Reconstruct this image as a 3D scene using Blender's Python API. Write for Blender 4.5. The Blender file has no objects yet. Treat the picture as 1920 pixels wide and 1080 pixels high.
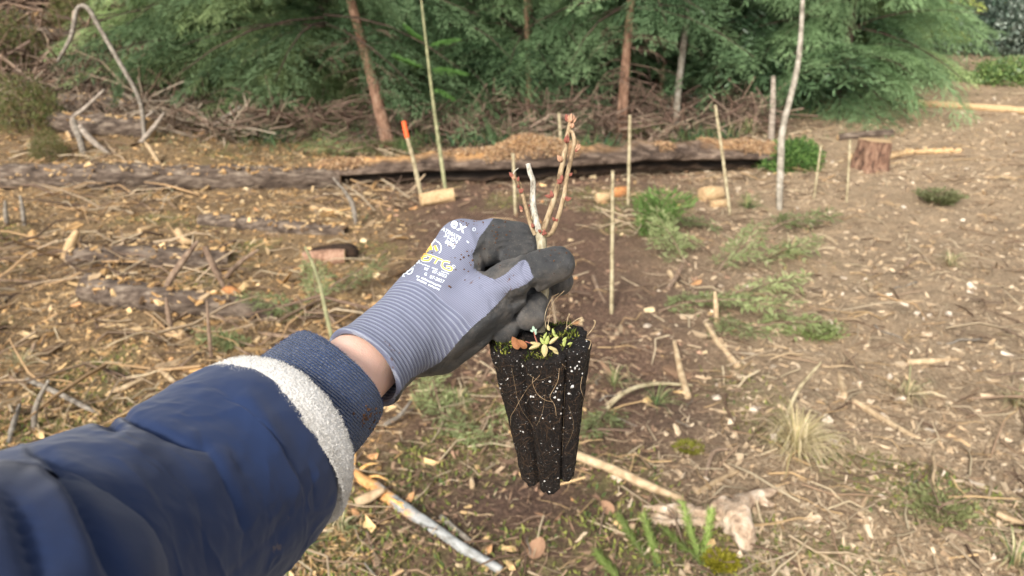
import bpy, math, random
import numpy as np
from mathutils import Vector, Matrix
from mathutils.bvhtree import BVHTree

# ------------------------------------------------------------------ camera, sky, sun, exposure
S = bpy.context.scene
C = S.collection
CAM = np.array([0.0, 0.0, 1.5]); PITCH = math.radians(20); F = 1423.0
RT = np.array([1.0, 0, 0]); FW = np.array([0, math.cos(PITCH), -math.sin(PITCH)]); UP = np.array([0, math.sin(PITCH), math.cos(PITCH)])
cd = bpy.data.cameras.new('camera'); cam = bpy.data.objects.new('camera', cd); C.objects.link(cam)
cam.location = CAM; cam.rotation_euler = (math.radians(70), 0, 0)
cd.sensor_width = 36; cd.lens = 36 * F / 1920; cd.clip_start = 0.02; cd.clip_end = 1000
cd.dof.use_dof = True; cd.dof.focus_distance = 0.49; cd.dof.aperture_fstop = 12.5
S.camera = cam
w = bpy.data.worlds.new('World'); S.world = w; w.use_nodes = True
wn = w.node_tree; sky = wn.nodes.new('ShaderNodeTexSky'); sky.sky_type = 'NISHITA'; sky.sun_disc = False
SUN_EL, SUN_ROT = 35, 203
sky.sun_elevation = math.radians(SUN_EL); sky.sun_rotation = math.radians(SUN_ROT); sky.dust_density = 3.0; sky.air_density = 1.0
hs = wn.nodes.new('ShaderNodeHueSaturation'); hs.inputs['Saturation'].default_value = 0.30
wn.links.new(sky.outputs[0], hs.inputs['Color']); wn.links.new(hs.outputs[0], wn.nodes['Background'].inputs['Color'])
wn.nodes['Background'].inputs['Strength'].default_value = 0.15
sd = bpy.data.lights.new('sun', 'SUN'); sd.energy = 2.5; sd.angle = math.radians(11); sd.color = (1.0, 0.965, 0.91)
sun = bpy.data.objects.new('sun', sd); C.objects.link(sun)
az = math.radians(SUN_ROT); el = math.radians(SUN_EL)
sdir = Vector((math.sin(az) * math.cos(el), math.cos(az) * math.cos(el), math.sin(el)))
sun.rotation_euler = sdir.to_track_quat('Z', 'Y').to_euler(); sun.location = sdir * 30
S.view_settings.view_transform = 'Standard'; S.view_settings.look = 'None'; S.view_settings.gamma = 1
S.view_settings.use_curve_mapping = False; S.view_settings.exposure = 0.80
S.render.engine = 'CYCLES'
try:
    S.cycles.use_denoising = True; S.cycles.max_bounces = 6; S.cycles.transparent_max_bounces = 8
except Exception: pass

# ------------------------------------------------------------------ helpers
rng = np.random.RandomState(7)
def P(px, py, d):
    return CAM + RT * ((px - 960) / F * d) - UP * ((py - 540) / F * d) + FW * d
def PX(v):                                   # world points (n,3) -> photo pixels, depth
    r = np.asarray(v) - CAM; d = r @ FW
    return 960 + (r @ RT) / d * F, 540 - (r @ UP) / d * F, d
def sstep(a, b, x):
    t = np.clip((np.asarray(x, float) - a) / (b - a), 0, 1); return t * t * (3 - 2 * t)
def _h(ix, iy, iz, seed):
    n = (ix.astype(np.int64) * 374761393 + iy.astype(np.int64) * 668265263 + iz.astype(np.int64) * 2147483647 + seed * 974711) & 0xffffffff
    n = ((n ^ (n >> 13)) * 1274126177) & 0xffffffff
    n = ((n ^ (n >> 15)) * 2246822519) & 0xffffffff
    return ((n ^ (n >> 16)) & 0xffffff) / float(0xffffff)
def vn(x, y, z=0.0, seed=0):                 # value noise 0..1
    x, y, z = np.broadcast_arrays(np.asarray(x, float), np.asarray(y, float), np.asarray(z, float))
    ix, iy, iz = np.floor(x), np.floor(y), np.floor(z)
    fx, fy, fz = x - ix, y - iy, z - iz
    fx = fx * fx * (3 - 2 * fx); fy = fy * fy * (3 - 2 * fy); fz = fz * fz * (3 - 2 * fz)
    r = 0
    for a in (0, 1):
        for b in (0, 1):
            for c in (0, 1):
                wgt = (fx if a else 1 - fx) * (fy if b else 1 - fy) * (fz if c else 1 - fz)
                r = r + wgt * _h(ix + a, iy + b, iz + c, seed)
    return r
def fbm(x, y, z=0.0, o=4, seed=0):           # about -0.5..0.5
    r = 0; a = 0.5; s = 1
    for k in range(o):
        r = r + a * (vn(np.asarray(x) * s, np.asarray(y) * s, np.asarray(z) * s, seed + k) - 0.5); a *= 0.5; s *= 2.03
    return r
def mesh(name, V, Fq, mats=None, smooth=True, col=None, attrs=None, mi=None):
    """V (n,3); Fq: list of face arrays (each (m,k)) or one array"""
    V = np.asarray(V, np.float32); me = bpy.data.meshes.new(name)
    if not isinstance(Fq, (list, tuple)): Fq = [Fq]
    Fq = [np.asarray(f, np.int32) for f in Fq if len(f)]
    loops = np.concatenate([f.ravel() for f in Fq]); tot = np.concatenate([np.full(len(f), f.shape[1], np.int32) for f in Fq])
    st = np.concatenate([[0], np.cumsum(tot)[:-1]]).astype(np.int32)
    me.vertices.add(len(V)); me.vertices.foreach_set('co', V.ravel())
    me.loops.add(len(loops)); me.loops.foreach_set('vertex_index', loops)
    me.polygons.add(len(tot)); me.polygons.foreach_set('loop_start', st); me.polygons.foreach_set('loop_total', tot)
    me.polygons.foreach_set('use_smooth', np.full(len(tot), smooth, bool))
    if mi is not None: me.polygons.foreach_set('material_index', np.asarray(mi, np.int32))
    me.update(calc_edges=True)
    if col is not None:
        c = np.ones((len(V), 4), np.float32); c[:, :3] = col
        a = me.color_attributes.new('Col', 'FLOAT_COLOR', 'POINT'); a.data.foreach_set('color', c.ravel())
    for k, v in (attrs or {}).items():
        a = me.attributes.new(k, 'FLOAT', 'POINT'); a.data.foreach_set('value', np.asarray(v, np.float32).ravel())
    for m in (mats if isinstance(mats, (list, tuple)) else [mats] if mats else []): me.materials.append(m)
    return me
def link(name, me, parent=None, loc=None):
    o = bpy.data.objects.new(name, me); C.objects.link(o)
    if parent is not None: o.parent = parent
    if loc is not None: o.location = loc
    return o
def tag(o, label=None, cat=None, group=None, kind=None):
    for k, v in (('label', label), ('category', cat), ('group', group), ('kind', kind)):
        if v: o[k] = v
    return o
def thing(name, loc, label, cat, group=None):
    o = bpy.data.objects.new(name, None); C.objects.link(o); o.location = loc; o.empty_display_size = 0.1
    return tag(o, label, cat, group)
def copy_tree(o, parent=None):
    c = o.copy(); C.objects.link(c); c.parent = parent
    for ch in KIDS.get(o.name, []): copy_tree(ch, c)
    return c
KIDS = {}
def part(name, me, parent, loc=None):        # child whose vertices are in the parent's space
    o = link(name, me, parent, loc); KIDS.setdefault(parent.name, []).append(o); return o
def crom(pts, n):                            # Catmull-Rom resample (k,m)->(n,m)
    p = np.asarray(pts, float); k = len(p)
    if k == 2: t = np.linspace(0, 1, n)[:, None]; return p[0] * (1 - t) + p[1] * t
    q = np.vstack([2 * p[0] - p[1], p, 2 * p[-1] - p[-2]])
    t = np.linspace(0, k - 1, n); i = np.minimum(t.astype(int), k - 2); u = (t - i)[:, None]
    a, b, c, d = q[i], q[i + 1], q[i + 2], q[i + 3]
    return 0.5 * (2 * b + (c - a) * u + (2 * a - 5 * b + 4 * c - d) * u ** 2 + (3 * b - a - 3 * c + d) * u ** 3)
def frames(p):
    t = np.gradient(p, axis=0); t /= np.linalg.norm(t, axis=1)[:, None] + 1e-12
    r = np.array([0, 0, 1.0]) if abs(t[0, 2]) < 0.9 else np.array([1.0, 0, 0])
    N = [];
    for i in range(len(p)):
        r = r - t[i] * (r @ t[i]); r = r / (np.linalg.norm(r) + 1e-12); N.append(r)
    N = np.array(N); return t, N, np.cross(t, N)
def tube(pts, rad, ns=8, n=None, caps=True, rough=0.0, seed=0, fr=6.0, rfun=None):
    """pts control (k,3); rad (k,) or scalar -> V, [quads, tris]"""
    pts = np.asarray(pts, float); rad = np.broadcast_to(np.asarray(rad, float), (len(pts),))
    n = n or max(2, (len(pts) - 1) * 4 + 1)
    pr = crom(np.column_stack([pts, rad]), n); p, r = pr[:, :3], np.maximum(pr[:, 3], 1e-5)
    t, N, B = frames(p); a = np.linspace(0, 2 * np.pi, ns, endpoint=False)
    R = np.repeat(r[:, None], ns, 1)
    if rough: 
        s = np.concatenate([[0], np.cumsum(np.linalg.norm(np.diff(p, axis=0), axis=1))])
        R = R * (1 + rough * 2 * fbm(np.cos(a)[None] * 1.7 + 5, np.sin(a)[None] * 1.7 + 5, s[:, None] * fr, 3, seed))
    if rfun is not None: R = rfun(R, a, p)
    V = p[:, None] + (np.cos(a)[None, :, None] * N[:, None] + np.sin(a)[None, :, None] * B[:, None]) * R[..., None]
    V = V.reshape(-1, 3); i = np.arange(n - 1)[:, None] * ns; j = np.arange(ns)[None]; j2 = (j + 1) % ns
    Q = np.stack([i + j, i + j2, i + ns + j2, i + ns + j], -1).reshape(-1, 4)
    T = np.zeros((0, 3), int)
    if caps:
        V = np.vstack([V, p[0], p[-1]]); jj = np.arange(ns); k2 = (jj + 1) % ns
        T = np.vstack([np.stack([np.full(ns, n * ns), k2, jj], -1), np.stack([np.full(ns, n * ns + 1), (n - 1) * ns + jj, (n - 1) * ns + k2], -1)])
    return V, [Q, T]
def joinm(parts, cols=None):                 # merge list of (V, [Q, T]) -> V, [Q,T], col
    Vs, Qs, Ts, Cs, o = [], [], [], [], 0
    for k, (V, (Q, T)) in enumerate(parts):
        Vs.append(V); Qs.append(np.asarray(Q).reshape(-1, 4) + o); Ts.append(np.asarray(T).reshape(-1, 3) + o); o += len(V)
        if cols is not None: Cs.append(np.broadcast_to(np.asarray(cols[k], float), (len(V), 3)))
    return np.vstack(Vs), [np.vstack(Qs), np.vstack(Ts)], (np.vstack(Cs) if cols is not None else None)
def unit(v): v = np.asarray(v, float); return v / (np.linalg.norm(v, axis=-1, keepdims=True) + 1e-12)

# materials ---------------------------------------------------------
class NT:
    def __init__(s, name):
        s.m = bpy.data.materials.new(name); s.m.use_nodes = True; s.t = s.m.node_tree; s.b = s.t.nodes['Principled BSDF']
        s.b.inputs['Specular IOR Level'].default_value = 0.3
        s.tc = s.t.nodes.new('ShaderNodeTexCoord')
    def set(s, inp, v):
        if isinstance(v, bpy.types.NodeSocket): s.t.links.new(v, inp)
        elif isinstance(v, (tuple, list)) and len(v) == 3 and inp.type == 'RGBA': inp.default_value = (*v, 1)
        else: inp.default_value = v
    def n(s, typ, out=0, props=None, **kw):
        nd = s.t.nodes.new(typ)
        for k, v in (props or {}).items(): setattr(nd, k, v)
        for k, v in kw.items():
            k = k.replace('_', ' '); s.set(nd.inputs[int(k[1:])] if k[0] == 'i' and k[1:].isdigit() else nd.inputs[k], v)
        return nd.outputs[out]
    def co(s, which='Object', scale=None):
        c = s.tc.outputs[which]
        if scale: c = s.n('ShaderNodeMapping', Vector=c, Scale=scale)
        return c
    def noise(s, scale, detail=4, rough=0.6, vec=None, out=0, dist=0.0): return s.n('ShaderNodeTexNoise', out, Scale=scale, Detail=detail, Roughness=rough, Distortion=dist, Vector=vec or s.co())
    def vor(s, scale, vec=None, out=0, feature='F1'): return s.n('ShaderNodeTexVoronoi', out, {'feature': feature}, Scale=scale, Vector=vec or s.co())
    def ramp(s, fac, stops, interp='LINEAR'):
        nd = s.t.nodes.new('ShaderNodeValToRGB'); s.t.links.new(fac, nd.inputs[0]); e = nd.color_ramp.elements; nd.color_ramp.interpolation = interp
        while len(e) < len(stops): e.new(0.5)
        for q, (p, c) in zip(e, stops): q.position = p; q.color = (*c, 1) if not isinstance(c, (int, float)) else (c, c, c, 1)
        return nd.outputs[0]
    def mix(s, f, a, b, mode='MIX'):
        nd = s.t.nodes.new('ShaderNodeMix'); nd.data_type = 'RGBA'; nd.blend_type = mode
        s.set(nd.inputs[0], f); s.set(nd.inputs[6], a); s.set(nd.inputs[7], b); return nd.outputs[2]
    def math(s, op, a, b=0.0, c=None):
        nd = s.t.nodes.new('ShaderNodeMath'); nd.operation = op; s.set(nd.inputs[0], a); s.set(nd.inputs[1], b)
        if c is not None: s.set(nd.inputs[2], c)
        return nd.outputs[0]
    def attr(s, name, out=2): return s.n('ShaderNodeAttribute', out, {'attribute_name': name})
    def bump(s, h, strength=0.5, dist=0.01, prev=None):
        nd = s.t.nodes.new('ShaderNodeBump'); s.set(nd.inputs['Height'], h); nd.inputs['Strength'].default_value = strength; nd.inputs['Distance'].default_value = dist
        if prev is not None: s.t.links.new(prev, nd.inputs['Normal'])
        return nd.outputs[0]
    def done(s, col=None, rough=None, normal=None, sss=None, sheen=None, trans=None):
        if col is not None: s.set(s.b.inputs['Base Color'], col)
        if rough is not None: s.set(s.b.inputs['Roughness'], rough)
        if normal is not None: s.set(s.b.inputs['Normal'], normal)
        if sheen: s.b.inputs['Sheen Weight'].default_value = sheen; s.b.inputs['Sheen Roughness'].default_value = 0.5
        if sss:
            s.b.inputs['Subsurface Weight'].default_value = sss[0]; s.b.inputs['Subsurface Radius'].default_value = sss[1]; s.b.inputs['Subsurface Scale'].default_value = sss[2]
        if trans:
            tr = s.t.nodes.new('ShaderNodeBsdfTranslucent'); s.set(tr.inputs[0], col); mx = s.t.nodes.new('ShaderNodeMixShader'); mx.inputs[0].default_value = trans
            o = s.t.nodes['Material Output']; s.t.links.new(s.b.outputs[0], mx.inputs[1]); s.t.links.new(tr.outputs[0], mx.inputs[2]); s.t.links.new(mx.outputs[0], o.inputs[0])
        return s.m
def simple(name, stops, scale=20, rough=0.8, bump=0.4, bscale=None, dist=0.005, stretch=None, detail=5, **k):
    n = NT(name); v = n.co('Object', stretch) if stretch else n.co()
    c = n.ramp(n.noise(scale, detail, 0.65, v), stops)
    return n.done(c, rough, n.bump(n.noise(bscale or scale * 3, 4, 0.6, v), bump, dist) if bump else None, **k)
def colmat(name, rough=0.85, vary=0.35, scale=30, trans=None, spec=0.2, objvary=0.0, bump=0.0):   # colour from the 'Col' attribute with grain
    n = NT(name); n.b.inputs['Specular IOR Level'].default_value = spec
    c = n.attr('Col', 0); g = n.math('MULTIPLY_ADD', n.noise(scale, 3), 2 * vary, 1 - vary)
    if objvary:
        oi = n.n('ShaderNodeObjectInfo', 5 if False else 'Random'); g = n.math('MULTIPLY', g, n.math('MULTIPLY_ADD', oi, objvary, 1 - objvary / 2))
    c = n.mix(1.0, c, n.n('ShaderNodeCombineColor', Red=g, Green=g, Blue=g), 'MULTIPLY')
    return n.done(c, rough, n.bump(n.noise(scale * 2, 3), bump, 0.005) if bump else None, trans=trans)
def blades(base, dirs, side, ln, wd):
    base, dirs, side = map(np.asarray, (base, dirs, side)); ln = np.asarray(ln)[:, None]; wd = np.asarray(wd)[:, None]
    V = np.stack([base, base + dirs * ln * 0.45 + side * wd, base + dirs * ln, base + dirs * ln * 0.45 - side * wd], 1)
    n_ = len(base); return V.reshape(-1, 3), (np.arange(4)[None] + np.arange(n_)[:, None] * 4)
def leafm(name, m, wide=0.45, curl=0.3, seed_=0, cup=0.15):
    nu, nv = 13, 7; u = np.linspace(0, 1, nu)[:, None]; v = np.linspace(-1, 1, nv)[None]; wd = wide * 0.5 * np.sin(np.pi * u ** 0.8) ** 0.7 + 0.01
    x = v * wd; z = u + 0 * v; y = curl * u ** 2 + cup * v ** 2 * np.sin(np.pi * u) - 0.03 * np.exp(-(v / 0.2) ** 2) + 0.05 * fbm(u * 4 + v * 0.3, v * 2, seed_, 2, seed_)
    V = np.stack([x + 0 * z, y, z + 0 * x], -1).reshape(-1, 3); i = np.arange(nu - 1)[:, None] * nv; j = np.arange(nv - 1)[None]
    return mesh(name, V, np.stack([i + j, i + j + 1, i + nv + j + 1, i + nv + j], -1).reshape(-1, 4), m)
ICO_V = np.array([(0, 0, 1), (.89, 0, .45), (.28, .85, .45), (-.72, .53, .45), (-.72, -.53, .45), (.28, -.85, .45), (.72, .53, -.45), (-.28, .85, -.45), (-.89, 0, -.45), (-.28, -.85, -.45), (.72, -.53, -.45), (0, 0, -1)], float)
ICO_F = np.array([(0, 1, 2), (0, 2, 3), (0, 3, 4), (0, 4, 5), (0, 5, 1), (1, 6, 2), (2, 7, 3), (3, 8, 4), (4, 9, 5), (5, 10, 1), (2, 6, 7), (3, 7, 8), (4, 8, 9), (5, 9, 10), (1, 10, 6), (6, 11, 7), (7, 11, 8), (8, 11, 9), (9, 11, 10), (10, 11, 6)])
def blobs(pos, size, cols=None, jit=0.35, seed=1, flat=None):
    r_ = np.random.RandomState(seed); n_ = len(pos); size = np.broadcast_to(np.asarray(size, float), (n_,))
    V = ICO_V[None] * (1 + jit * (r_.rand(n_, 12, 1) - 0.5)) * (size[:, None, None] * (0.7 + 0.6 * r_.rand(n_, 1, 3)))
    V = V + np.asarray(pos)[:, None]; Fc = (ICO_F[None] + np.arange(n_)[:, None, None] * 12).reshape(-1, 3)
    return V.reshape(-1, 3), Fc, (np.repeat(np.asarray(cols), 12, 0) if cols is not None else None)
# ================================================================== terrain
def H(x, y):
    x, y = np.broadcast_arrays(np.asarray(x, float), np.asarray(y, float))
    z = 0.10 * fbm(x * 0.55, y * 0.55, 0, 3, 11) + 0.07 * fbm(x * 2.1, y * 2.1, 0, 4, 21) * sstep(0.0, 1.0, y)
    z = z + 2.3 * sstep(8.3, 14.5, y) * sstep(-4.0, -7.0, x) + 0.25 * sstep(6.9, 8.6, y) * sstep(-2.5, -4.5, x)
    z = z + 0.055 * np.clip(y - 5.5, 0, 14) * sstep(1.5, 4.5, x) + 0.02 * np.clip(y - 9, 0, 20)
    return z
def G(px, py, lift=0.0):
    d = unit(P(px, py, 1.0) - CAM); t = np.arange(1.0, 40, 0.01); q = CAM + d * t[:, None]
    k = np.argmax(q[:, 2] < H(q[:, 0], q[:, 1])); p = q[k] if k else q[-1]; p = p.copy(); p[2] += lift; return p
ys = np.concatenate([np.linspace(-40, 0.2, 30), np.geomspace(0.5, 24, 620) , np.geomspace(25, 400, 30)])
xs = np.concatenate([np.linspace(-12, -1.25, 40) , np.linspace(-1.2, 1.2, 560), np.linspace(1.25, 12, 40)])
YY = np.repeat(ys[:, None], len(xs), 1); XX = xs[None] * (np.abs(YY) * 0.9 + 1.6)
ZZ = H(XX, YY) + 0.045 * fbm(XX * 7, YY * 7, 0, 3, 31) * sstep(0.2, 1.2, YY) * sstep(20, 8, YY) + 0.022 * (np.abs(fbm(XX * 22, YY * 22, 0, 3, 41))) * sstep(9, 4, YY)
def GZ(x, y):                                # height of the finished sheet
    return H(x, y) + 0.045 * fbm(x * 7, y * 7, 0, 3, 31) * sstep(0.2, 1.2, y) * sstep(20, 8, y) + 0.022 * (np.abs(fbm(x * 22, y * 22, 0, 3, 41))) * sstep(9, 4, y)
V = np.stack([XX, YY, ZZ], -1).reshape(-1, 3); m_, n_ = XX.shape
i = np.arange(m_ - 1)[:, None] * n_; j = np.arange(n_ - 1)[None]
GQd = np.stack([i + j, i + j + 1, i + n_ + j + 1, i + n_ + j], -1).reshape(-1, 4)
def soilspot(x, y): return np.exp(-(((x + 0.05) / 0.42) ** 2 + ((y - 2.05) / 0.30) ** 2)) + 0.8 * np.exp(-(((x - 0.62) / 0.35) ** 2 + ((y - 2.75) / 0.5) ** 2)) + 0.7 * np.exp(-(((x - 0.75) / 0.5) ** 2 + ((y - 3.9) / 0.35) ** 2))
def rmask(x, y): return sstep(0.10, 0.34, (x + 0.35 * (vn(x * 1.3, y * 1.3, 0, 3) - 0.5)) / (y + 0.5))         # pale mulch on the right
def lmask(x, y): return sstep(-0.10, -0.24, (x + 0.5 * (vn(x * 1.1, y * 1.1, 0, 5) - 0.5)) / (y + 0.5))       # golden chippings on the left
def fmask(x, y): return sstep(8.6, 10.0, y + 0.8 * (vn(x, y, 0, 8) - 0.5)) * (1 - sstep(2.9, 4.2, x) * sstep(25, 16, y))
def mmask(x, y): return sstep(0.10, 0.22, fbm(x * 1.1 + 4, y * 1.1, 0, 3, 14) + 0.15 * sstep(3.4, 1.8, y) - 0.02 * sstep(-0.5, -1.5, x) - 0.10 * rmask(x, y) - 0.30 * soilspot(x, y))   # mossy spots
n = NT('forest_soil')
big = n.noise(5.5, 7, 0.7); fine_ = n.noise(60, 6, 0.75); vr = n.vor(38, n.n('ShaderNodeVectorMath', 0, {'operation': 'ADD'}, i0=n.co(), i1=n.noise(14, 3, out=1)), out=1)
soil_c = n.ramp(fine_, [(0.30, (0.045, 0.026, 0.017)), (0.48, (0.135, 0.078, 0.050)), (0.60, (0.22, 0.135, 0.088)), (0.75, (0.38, 0.27, 0.18))])
gold_c = n.ramp(fine_, [(0.30, (0.060, 0.038, 0.020)), (0.46, (0.20, 0.128, 0.062)), (0.60, (0.34, 0.228, 0.118)), (0.74, (0.50, 0.37, 0.21))])
pale_c = n.ramp(fine_, [(0.30, (0.16, 0.112, 0.070)), (0.46, (0.33, 0.232, 0.140)), (0.60, (0.46, 0.338, 0.212)), (0.74, (0.60, 0.47, 0.315))])
c_ = n.mix(n.attr('left'), soil_c, gold_c); c_ = n.mix(n.attr('right'), c_, pale_c)
c_ = n.mix(n.math('MULTIPLY', n.attr('moss'), n.ramp(n.noise(30, 5, 0.7), [(0.42, 0.0), (0.6, 0.85)])), c_, n.ramp(n.noise(90, 4), [(0.3, (0.10, 0.11, 0.03)), (0.7, (0.26, 0.26, 0.08))]))
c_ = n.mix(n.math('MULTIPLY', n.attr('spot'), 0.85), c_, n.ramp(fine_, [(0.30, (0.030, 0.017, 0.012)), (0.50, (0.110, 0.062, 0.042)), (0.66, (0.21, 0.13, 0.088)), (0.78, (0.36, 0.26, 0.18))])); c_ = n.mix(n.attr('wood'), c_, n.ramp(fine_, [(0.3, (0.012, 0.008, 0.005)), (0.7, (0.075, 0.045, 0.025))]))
g_ = n.math('MULTIPLY_ADD', n.n('ShaderNodeSeparateColor', 0, Color=vr), 0.8, 0.6); c_ = n.mix(0.75, c_, n.n('ShaderNodeCombineColor', Red=g_, Green=g_, Blue=g_), 'MULTIPLY')
c_ = n.mix(n.ramp(big, [(0.4, 0.30), (0.55, 0.0)]), c_, (0.05, 0.032, 0.02))
M_ground = n.done(c_, 0.95, n.bump(fine_, 0.9, 0.02, n.bump(n.noise(170, 4, 0.7), 0.7, 0.006)))
vx, vy = V[:, 0], V[:, 1]
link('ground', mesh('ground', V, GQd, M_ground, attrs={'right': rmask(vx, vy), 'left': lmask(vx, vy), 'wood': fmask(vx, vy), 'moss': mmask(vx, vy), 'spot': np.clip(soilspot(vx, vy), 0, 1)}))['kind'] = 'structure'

# ------------------------------------------------------------------ loose litter of the clearing
def samp(n_, seed_, world=0.45, y0=1.0, y1=11.0, xr=1.0, p_top=150):
    r_ = np.random.RandomState(seed_); a = int(n_ * (1 - world)); px = r_.uniform(-500, 2420, a); py = r_.uniform(p_top, 1350, a)
    d = P(px[:, None], py[:, None], 1.0) - CAM; t = 1.5 / np.maximum(-d[:, 2], 0.02); X1 = d[:, 0] * t; Y1 = d[:, 1] * t
    b = n_ - a; Y2 = np.sqrt(r_.uniform(y0 ** 2, y1 ** 2, b)); X2 = r_.uniform(-1, 1, b) * (Y2 * 0.78 + 0.5)
    X, Y = np.concatenate([X1, X2]), np.concatenate([Y1, Y2]); k = (Y > 0.8) & (Y < y1 + 4); X, Y = X[k], Y[k]; return X, Y, r_
def rotm(yaw, tilt, roll):
    cy, sy, ct, st, cr, sr = np.cos(yaw), np.sin(yaw), np.cos(tilt), np.sin(tilt), np.cos(roll), np.sin(roll); o = np.zeros_like(cy); e = np.ones_like(cy)
    Rz = np.stack([cy, -sy, o, sy, cy, o, o, o, e], -1).reshape(-1, 3, 3); Ry = np.stack([ct, o, st, o, e, o, -st, o, ct], -1).reshape(-1, 3, 3); Rx = np.stack([e, o, o, o, cr, -sr, o, sr, cr], -1).reshape(-1, 3, 3)
    return Rz @ Ry @ Rx
def inst(temps, faces, pos, R, sc, cols, r_):
    """temps (k,v,3), faces (f,4): one template per instance -> V, F, C"""
    k = r_.randint(len(temps), size=len(pos)); T = temps[k] * sc[:, None, :]; V = np.einsum('nij,nvj->nvi', R, T) + pos[:, None]
    nv = temps.shape[1]; return V.reshape(-1, 3), (faces[None] + (np.arange(len(pos)) * nv)[:, None, None]).reshape(-1, faces.shape[1]), np.repeat(cols, nv, 0)
BOXF = np.array([(0, 3, 2, 1), (4, 5, 6, 7), (0, 1, 5, 4), (1, 2, 6, 5), (2, 3, 7, 6), (3, 0, 4, 7)])
def boxtemps(k, seed_, jit=0.5):
    r_ = np.random.RandomState(seed_); b = np.array([(-.5, -.5, 0), (.5, -.5, 0), (.5, .5, 0), (-.5, .5, 0), (-.5, -.5, 1), (.5, -.5, 1), (.5, .5, 1), (-.5, .5, 1)], float)
    t = np.repeat(b[None], k, 0); t += (r_.rand(k, 8, 3) - 0.5) * np.array([0.55, 0.8, 0.7]) * jit * 1.6; return t
def palette(r_, n_, cols, wts):
    k = r_.choice(len(cols), n_, p=np.array(wts) / sum(wts)); return np.array(cols)[k] * (0.75 + 0.5 * r_.rand(n_, 1))
GOLD = [(0.48, 0.29, 0.125), (0.55, 0.37, 0.18), (0.34, 0.20, 0.085), (0.13, 0.08, 0.045), (0.34, 0.24, 0.14), (0.64, 0.45, 0.24)]
BROWN = [(0.21, 0.13, 0.08), (0.28, 0.185, 0.115), (0.12, 0.075, 0.05), (0.38, 0.27, 0.17), (0.46, 0.35, 0.23), (0.33, 0.20, 0.13)]
PALE = [(0.42, 0.31, 0.195), (0.50, 0.38, 0.25), (0.33, 0.235, 0.145), (0.24, 0.165, 0.10), (0.57, 0.45, 0.31), (0.44, 0.31, 0.185)]
def bare(X, Y): return np.maximum(0.95 * np.clip(soilspot(X, Y) * 1.3, 0, 1), (1 - lmask(X, Y)) * (1 - 0.8 * rmask(X, Y)) * sstep(0.44, 0.60, vn(X * 1.5 + 3, Y * 1.5, 0, 61)) * sstep(7.5, 6, Y))
def thin(X, Y, r_, a): k = r_.rand(len(X)) > np.maximum(a * bare(X, Y), 0.5 * a * rmask(X, Y) * sstep(0.35, 0.62, vn(X * 1.2, Y * 1.2, 0, 71))); return X[k], Y[k]
def litter_cols(r_, X, Y, bright=1.0):
    n_ = len(X); L, R_ = lmask(X, Y), rmask(X, Y); u = r_.rand(n_)
    g, b, p = palette(r_, n_, GOLD, (3, 3, 3, 3, 2, 1.4)), palette(r_, n_, BROWN, (4, 3, 3, 2, 1, 2)), palette(r_, n_, PALE, (3, 3, 3, 2, 1.3, 2))
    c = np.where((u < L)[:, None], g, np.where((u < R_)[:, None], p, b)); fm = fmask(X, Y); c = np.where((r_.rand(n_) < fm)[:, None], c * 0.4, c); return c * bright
M_litter = colmat('litter', 0.9, 0.35, 90, spec=0.15, bump=0.5)
def stuff(name, V, Q, col, m, smooth=False): o = link(name, mesh(name, V, Q, m, smooth=smooth, col=col)); o['kind'] = 'stuff'; return o
# wood chips
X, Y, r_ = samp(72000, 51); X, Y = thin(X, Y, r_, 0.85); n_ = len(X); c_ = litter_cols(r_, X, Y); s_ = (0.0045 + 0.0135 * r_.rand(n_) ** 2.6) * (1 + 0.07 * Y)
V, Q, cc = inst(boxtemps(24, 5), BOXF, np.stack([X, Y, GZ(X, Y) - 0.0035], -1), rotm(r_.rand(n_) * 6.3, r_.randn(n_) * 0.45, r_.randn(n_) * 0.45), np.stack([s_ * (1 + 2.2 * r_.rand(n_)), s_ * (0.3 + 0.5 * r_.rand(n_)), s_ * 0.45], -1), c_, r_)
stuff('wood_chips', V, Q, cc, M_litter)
X, Y, r_ = samp(2600, 57, 0.5, y1=11); k = (r_.rand(len(X)) < 0.25 + 0.75 * lmask(X, Y) - 0.15 * rmask(X, Y)) & (Y > 3.0); X, Y = X[k], Y[k]; n_ = len(X); c_ = litter_cols(r_, X, Y, 0.85); s_ = 0.02 + 0.045 * r_.rand(n_) ** 2.5
V, Q, cc = inst(boxtemps(24, 15, 0.9), BOXF, np.stack([X, Y, GZ(X, Y) - 0.002], -1), rotm(r_.rand(n_) * 6.3, r_.randn(n_) * 0.25, r_.randn(n_) * 0.3), np.stack([s_ * (1.2 + 2.2 * r_.rand(n_)), s_ * (0.35 + 0.4 * r_.rand(n_)), s_ * 0.3], -1), c_, r_)
stuff('bark_pieces', V, Q, cc, M_litter)
# bright fresh chips and pale stones
X, Y, r_ = samp(1100, 52, 0.3); n_ = len(X); R_ = rmask(X, Y); c_ = np.where((r_.rand(n_) < R_)[:, None], palette(r_, n_, [(0.60, 0.50, 0.39), (0.52, 0.41, 0.29), (0.46, 0.35, 0.23)], (1, 1, 1)), palette(r_, n_, [(0.62, 0.42, 0.20), (0.60, 0.46, 0.27), (0.55, 0.30, 0.14)], (2, 2, 1)))
s_ = (0.009 + 0.014 * r_.rand(n_) ** 2) * (1 + 0.09 * Y)
V, Q, cc = inst(boxtemps(16, 6, 0.8), BOXF, np.stack([X, Y, GZ(X, Y) + 0.002], -1), rotm(r_.rand(n_) * 6.3, r_.randn(n_) * 0.3, r_.randn(n_) * 0.3), np.stack([s_ * 1.5, s_ * 0.8, s_ * 0.5], -1), c_, r_)
stuff('fresh_wood_chips', V, Q, cc, M_litter)
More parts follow.
